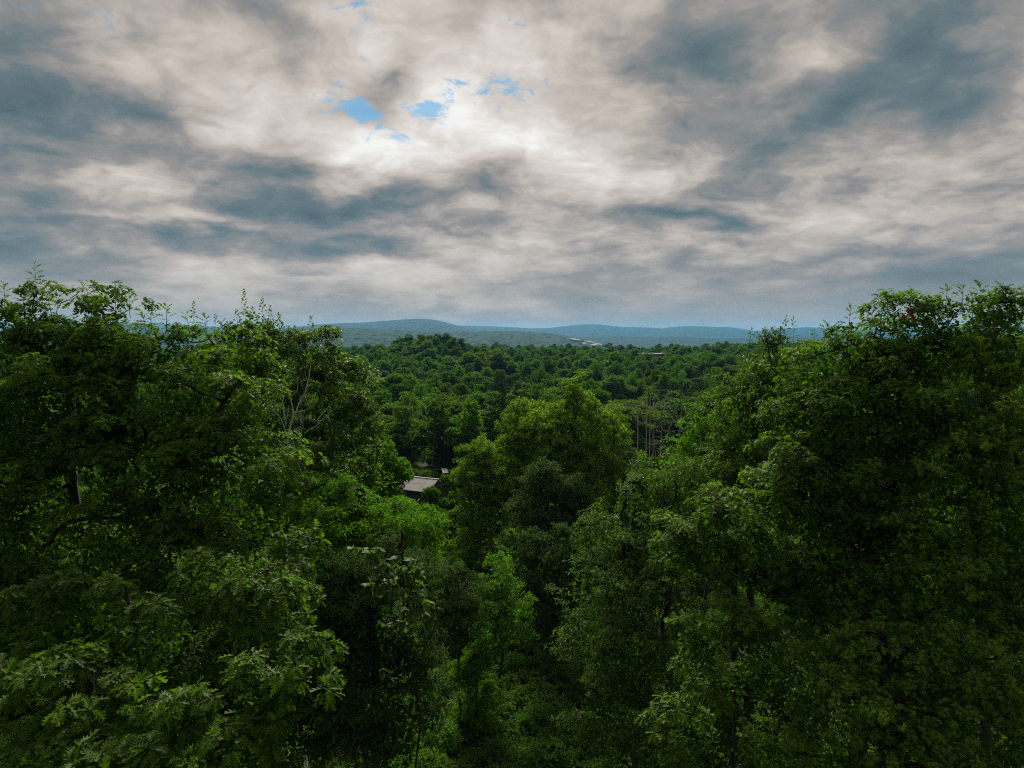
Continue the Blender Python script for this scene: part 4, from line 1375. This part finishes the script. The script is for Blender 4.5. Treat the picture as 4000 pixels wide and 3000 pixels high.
V_ = dict(spacing=.95, shell=.45, clump_r=.75, twigs=9, per=9, droop=.2, twig_mesh=False, upturn=.5, hollow=.2, limb_k=.012, fill_size=.4)
make_tree('feathery_tree', 'broad feathery light green tree with a pointed top in the middle of the valley', 'tree', 2240, 62,
          [(2252, 1510, 62, 36, 50), (2245, 1590, 62, 75, 65), (2190, 1640, 61, 80, 70), (2310, 1650, 62, 85, 75), (2120, 1690, 60, 85, 75), (2240, 1730, 60, 110, 80), (2370, 1720, 62, 80, 90), (2170, 1810, 59, 110, 90), (2310, 1830, 59, 110, 95), (2240, 1930, 58, 130, 100)],
          'ovate', .24, M_VALLEY, seed=31, filler=2500, tintb=.15, **V_)
make_tree('feathery_tree', 'yellowish feathery tree leaning against the broad pointed one, on its left', 'tree', 2060, 64,
          [(2060, 1610, 64, 70, 45), (2010, 1660, 64, 60, 50), (2090, 1670, 63, 75, 60), (2020, 1750, 62, 80, 80), (2080, 1850, 60, 90, 90), (2050, 1960, 59, 100, 100)],
          'ovate', .22, M_VALLEY, seed=32, filler=1500, tintb=.1, **V_)
make_tree('feathery_tree', 'loose light tree between the broad pointed one and the power poles', 'tree', 2440, 66,
          [(2395, 1630, 66, 50, 50), (2405, 1710, 66, 55, 60), (2380, 1740, 66, 60, 70), (2430, 1810, 64, 75, 70), (2500, 1860, 64, 60, 60), (2430, 1900, 62, 90, 80)],
          'ovate', .22, M_VALLEY, seed=33, filler=1000, tintb=.08, **V_)
make_tree('round_tree', 'rounded light green tree at the right edge of the roof gap', 'tree', 1880, 60,
          [(1870, 1760, 60, 70, 40), (1830, 1810, 60, 55, 50), (1930, 1800, 60, 65, 50), (1870, 1870, 59, 85, 65), (1940, 1920, 58, 80, 80), (1850, 1960, 58, 70, 80), (1900, 2040, 57, 100, 80), (1860, 2120, 56, 80, 80)],
          'ovate', .22, M_VALLEY, seed=34, filler=1500, tintb=.02, **V_)
make_tree('dark_tree', 'dense dark tree with a pale dead trunk showing, below the broad pointed tree', 'tree', 2140, 52,
          [(2120, 1890, 53, 90, 70), (2200, 1930, 53, 90, 70), (2060, 1980, 53, 80, 80), (2150, 2030, 52, 120, 80), (2260, 2020, 53, 80, 80), (2080, 2110, 51, 110, 80)],
          'ovate', .20, M_ASH, seed=35, filler=2000, **{**V_, 'spacing': .85})
make_tree('creeper_thicket', 'dark tangle of trees hung with creeper behind the vivid green sapling', 'thicket', 2130, 45,
          [(2110, 2110, 46, 80, 45), (2200, 2080, 46, 60, 40), (2060, 2190, 45, 60, 60), (2150, 2200, 45, 90, 70), (2250, 2180, 45, 60, 80), (2110, 2310, 44, 100, 80), (2220, 2330, 44, 80, 90), (2150, 2440, 43, 100, 80)],
          'ovate', .15, M_ASH, seed=36, filler=2500, tintb=.2, spacing=.75, shell=.4, clump_r=.55, twigs=8, per=9, droop=.9, hang=.5, twig_mesh=False, hollow=.25, fill_size=.3)
make_tree('sapling', 'vivid green leafy sapling in the gully before the creeper thicket', 'tree', 1960, 41,
          [(1950, 2210, 41, 40, 40), (1900, 2290, 41, 50, 45), (1980, 2300, 41, 50, 50), (2040, 2370, 41, 40, 40), (1900, 2390, 40, 50, 50), (1980, 2400, 40, 70, 55), (1930, 2480, 40, 80, 50), (2020, 2470, 40, 60, 45)],
          'ovate', .17, M_BRIGHT, seed=37, filler=800, tintb=-.1, spacing=.62, shell=.45, clump_r=.5, twigs=7, per=9, droop=.35, twig_mesh=False, hollow=.2, fill_size=.25)
make_tree('grey_green_shrub', 'dull grey-green shrub spreading under the ash beside the bright gap', 'shrub', 1790, 38,
          [(1760, 2250, 39, 60, 60), (1840, 2290, 39, 50, 50), (1720, 2370, 38, 70, 60), (1810, 2380, 38, 80, 60), (1760, 2470, 37, 90, 60), (1850, 2460, 37, 60, 50)],
          'narrow', .17, M_ASH, seed=38, filler=1200, tintb=.3, spacing=.66, shell=.4, clump_r=.5, twigs=7, per=9, droop=.35, twig_mesh=False, hollow=.2, fill_size=.25)

# ------------------------------------------------------------------ shed roof below the bright tree
M_ROOF = solid_mat('weathered_metal_roof', (.15, .142, .138), (.22, .21, .205), 1.2, rough=.7, bump=.1)
M_ROOFB = solid_mat('pale_metal_roof', (.15, .145, .142), (.21, .205, .20), 1.2, rough=.65, bump=.1)
M_WALLD = solid_mat('dark_shed_boards', (.035, .035, .036), (.07, .068, .066), 4, bump=.3)
M_WIRE = solid_mat('grey_cable', (.16, .16, .16), (.28, .28, .28), 4, bump=0)
M_POLE = solid_mat('weathered_pole_timber', (.26, .235, .19), (.42, .38, .32), 5, stretch=(1, 1, .15), bump=.4)
M_BRICK = solid_mat('red_brick', (.20, .055, .035), (.30, .085, .055), .8, bump=.1)
M_TRIM = solid_mat('white_roof_edge', (.20, .20, .19), (.28, .275, .265), .8, bump=0)
M_GLASSD = solid_mat('dark_window_glass', (.02, .025, .03), (.03, .035, .04), 2, rough=.15, bump=0)
M_PLASTER = solid_mat('cream_wall', (.26, .23, .12), (.34, .30, .17), 1.0, bump=0)
M_WHITE = solid_mat('white_siding', (.30, .30, .29), (.38, .38, .37), 1.0, bump=0)
M_PORC = solid_mat('grey_insulator', (.35, .36, .36), (.5, .5, .5), 4, rough=.3, bump=0)


def prism(quad, thick):
    """slab from four corner points, thickened along its normal"""
    q = np.array(quad, float)
    n = unit(np.cross(q[1] - q[0], q[3] - q[0]))
    V = np.concatenate([q, q - n * thick])
    Q = np.array([[0, 1, 2, 3], [7, 6, 5, 4], [0, 4, 5, 1], [1, 5, 6, 2], [2, 6, 7, 3], [3, 7, 4, 0]])
    return V, Q


def boxg(x0, x1, y0, y1, z0, z1):
    V = np.array([(x, y, z) for z in (z0, z1) for x, y in ((x0, y0), (x1, y0), (x1, y1), (x0, y1))], float)
    Q = np.array([[3, 2, 1, 0], [4, 5, 6, 7], [0, 1, 5, 4], [1, 2, 6, 5], [2, 3, 7, 6], [3, 0, 4, 7]])
    return V, Q


def part(name, geo, mat, parent=None):
    o = link(name, tri_mesh(name, geo[0], geo[1], mat), parent)
    return o


p = at(1646, 1866, 87)
gz = float(ground_z(p[0], p[1]))
shed = thing('shed', 'grey shed with a leaf-strewn metal gable roof down in the tree gap', 'shed', (p[0], p[1], gz), rz=R(64))
zr = p[2] - gz
hw, ln, dz = 2.5, 2.6, 1.15
for i, (y0, y1) in enumerate(((-ln, -1.1), (-1.1, 1.1), (1.1, ln))):
    part('roof_panel', prism([(-hw, y0 + .03, zr - dz), (0, y0 + .03, zr), (0, y1, zr), (-hw, y1, zr - dz)][::-1], .06), M_ROOF, shed)
    part('roof_panel', prism([(hw, y0 + .03, zr - dz), (hw, y1, zr - dz), (0, y1, zr), (0, y0 + .03, zr)][::-1], .06), M_ROOFB, shed)
part('ridge_cap', boxg(-.12, .12, -ln, ln, zr + .0, zr + .07), M_ROOF, shed)
part('wall', boxg(-hw + .4, hw - .4, -ln + .4, ln - .4, -.3, zr - dz + .05), M_WALLD, shed)
V = np.array([(-hw + .4, -ln + .4, zr - dz), (hw - .4, -ln + .4, zr - dz), (0, -ln + .4, zr - .12), (-hw + .4, -ln + .5, zr - dz), (hw - .4, -ln + .5, zr - dz), (0, -ln + .5, zr - .12)])
part('gable', (V, np.array([[0, 1, 2], [5, 4, 3]])), M_WALLD, shed)
p2 = at(1738, 1827, 96)
g2 = float(ground_z(p2[0], p2[1]))
sh2 = thing('shed', 'small pale roofed shed showing just behind the larger one', 'shed', (p2[0], p2[1], g2), rz=R(15))
z2 = p2[2] - g2 - .25
part('roof_panel', prism([(-.4, -.7, z2 - .35), (.4, -.7, z2 - .35), (.4, .7, z2), (-.4, .7, z2)], .06), M_ROOF, sh2)
part('wall', boxg(-.33, .33, -.6, .6, -.3, z2 - .4), M_WALLD, sh2)


def cable(a, b, sag, r, label, name='overhead_cable'):
    n = 14
    t_ = np.linspace(0, 1, n)
    P_ = a[None] * (1 - t_[:, None]) + b[None] * t_[:, None]
    P_[:, 2] -= sag * 4 * t_ * (1 - t_)
    V_, T_ = tubes(P_[:-1], P_[1:], np.full(n - 1, r), np.full(n - 1, r), 4)
    o = link(name, tri_mesh(name, V_, T_, M_WIRE))
    o['label'] = label
    o['category'] = 'cable'
    o['group'] = 'cables strung over the shed'
    return o


cable(at(1480, 1820, 80), at(1860, 1830, 80), .25, .014, 'uppermost thin cable crossing the dark gap above the shed roof')
cable(at(1500, 1857, 80), at(1830, 1856, 80), .1, .010, 'middle thin cable crossing just above the shed roof ridge')
cable(at(1500, 1884, 80), at(1830, 1890, 80), .1, .014, 'lowest cable passing in front of the grey shed roof')

# ------------------------------------------------------------------ timber power line frame
d = 100.0
hf = at(2512, 1700, d)
gz = float(ground_z(hf[0], hf[1]))
fr = thing('power_line_frame', 'weathered timber power line frame of three poles, cross-arm and diagonal braces', 'utility pole', (hf[0], hf[1], gz))
base = np.array([hf[0], hf[1], gz])


def seg(name, a, b, ra, rb, mat, parent=fr, org=base, sides=8):
    V_, T_ = tubes(np.array([a - org]), np.array([b - org]), np.array([ra]), np.array([rb]), sides)
    n = len(V_) // 2
    V_ = np.concatenate([V_, [a - org], [b - org]])
    k = np.arange(sides)
    T_ = np.concatenate([T_, np.stack([k, (k + 1) % sides, np.full(sides, 2 * n)], 1)[:, ::-1] if False else np.stack([(k + 1) % sides, k, np.full(sides, 2 * sides)], 1), np.stack([k + sides, (k + 1) % sides + sides, np.full(sides, 2 * sides + 1)], 1)])
    return link(name, tri_mesh(name, V_, T_, mat, smooth=False), parent)


for px, py, dd in ((2493, 1552, 99.0), (2527, 1553, 100.5), (2540, 1549, 103)):
    a = at(px, py, dd)
    seg('pole', np.array([a[0], a[1], gz - .5]), a, .10, .07, M_POLE)
seg('cross_arm', at(2440, 1579, 98.8), at(2529, 1589, 100.2), .12, .12, M_POLE, sides=4)
seg('cross_arm', at(2529, 1588, 100.8), at(2612, 1592, 103), .10, .10, M_POLE, sides=4)
for a, b in (((2461, 1607, 98.9), (2492, 1649, 98.9)), ((2496, 1609, 99.3), (2527, 1653, 100.2)), ((2538, 1597, 101), (2560, 1620, 102.4))):
    seg('brace', at(*a), at(*b), .07, .07, M_POLE, sides=4)
for px in (2513, 2555, 2598):
    a = at(px, 1588, 101.5)
    seg('insulator', a, at(px, 1572, 101.5), .09, .09, M_PORC)
    for kk in range(4):
        q = at(px, 1586 - kk * 4, 101.5)
        seg('insulator_disc', q, q + np.array([0, 0, .05]), .14, .14, M_PORC)

# ------------------------------------------------------------------ buildings beyond the wood
bd = 455.0
b0 = at(2540, 1384, bd)
gz = float(ground_z(b0[0], b0[1]))
hgt = b0[2] - gz + .3
bl = thing('brick_building', 'low red brick building with a long flat pale roof edge rising from the trees', 'building', (b0[0], b0[1], gz), rz=R(4))
part('wall', boxg(-10, 9.6, 0, 14, -1, hgt - .55), M_BRICK, bl)
part('roof_edge', boxg(-10.6, 10.2, -.6, 14.6, hgt - .549, hgt + .1), M_TRIM, bl)
part('side_wing', boxg(8.3, 13.0, 2, 9, -1, hgt - 1.4), M_PLASTER, bl)
for i in range(6):
    x = -8.2 + i * 2.9
    w_ = part('window', boxg(x, x + 1.5, -.05, .04, hgt - 3.0, hgt - 1.6), M_TRIM, bl)
    part('pane', boxg(x + .1, x + 1.4, -.09, -.052, hgt - 2.9, hgt - 1.7), M_GLASSD, w_)
for x in (-3.4, 2.2, 8.4):
    part('roof_vent', boxg(x, x + 1.3, 3, 4.3, hgt + .1, hgt + .85), M_PORC, bl)
for px, lb in ((2405, 'shorter of two brick chimney stacks standing together over the treetops'), (2413, 'taller of two brick chimney stacks standing together over the treetops')):
    c = at(px, 1353 if px < 2410 else 1351, 600)
    gz2 = float(ground_z(c[0], c[1]))
    st = thing('chimney_stack', lb, 'chimney', (c[0], c[1], gz2))
    part('shaft', boxg(-.55, .55, -.55, .55, -1, c[2] - gz2), M_BRICK, st)
    part('cap', boxg(-.68, .68, -.68, .68, c[2] - gz2, c[2] - gz2 + .3), M_PORC, st)


def small_house(px, d, zf, w, dp, h, rz, lb, wm, lift=0):
    x, y = (px - 2000) / F * d, d
    z = zf(x, y) if zf else float(ground_z(x, y))
    t_ = thing('farm_building', lb, 'building', (x, y, z + lift), rz=R(rz))
    part('wall', boxg(-w / 2, w / 2, -dp / 2, dp / 2, -4, h), wm, t_)
    e = .5
    part('roof', prism([(-w / 2 - e, -dp / 2 - e, h - .1), (w / 2 + e, -dp / 2 - e, h - .1), (w / 2 + e, 0, h + dp * .35), (-w / 2 - e, 0, h + dp * .35)], .2), M_ROOFB, t_)
    part('roof', prism([(w / 2 + e, dp / 2 + e, h - .1), (-w / 2 - e, dp / 2 + e, h - .1), (-w / 2 - e, 0, h + dp * .35), (w / 2 + e, 0, h + dp * .35)], .2), M_ROOFB, t_)
    for k in range(3):
        part('window', boxg(-w * .35 + k * w * .28, -w * .35 + k * w * .28 + w * .12, -dp / 2 - .15, -dp / 2 + .05, h * .35, h * .7), M_GLASSD, t_)
    return t_


small_house(2350, 3080, zmid, 15, 10, 6, 10, 'white building at the upper end of the pale dirt road', M_WHITE, 4)
small_house(1936, 425, None, 4.6, 5, 9.8, -12, 'cream house just above the treetops right of the big-crowned knoll', M_PLASTER)
small_house(2080, 445, None, 9.5, 6, 8.4, 6, 'low cream building next to the house by the knoll', M_PLASTER)

# ------------------------------------------------------------------ air
hz = link('haze', tri_mesh('haze', *boxg(-12600, 12600, -12600, 12600, -90, 215), None))
hz['kind'] = 'stuff'
hz['label'] = 'thin blue summer haze over the valley and hills'
hm, t = new_mat('haze_air')
pv = t.node('ShaderNodeVolumePrincipled')
pv.inputs['Color'].default_value = (.15, .53, .97, 1)
pv.inputs['Density'].default_value = 5.4e-5
pv.inputs['Anisotropy'].default_value = 0.2
ho = t.node('ShaderNodeOutputMaterial')
t.l.new(pv.outputs[0], ho.inputs['Volume'])
hz.data.materials.append(hm)
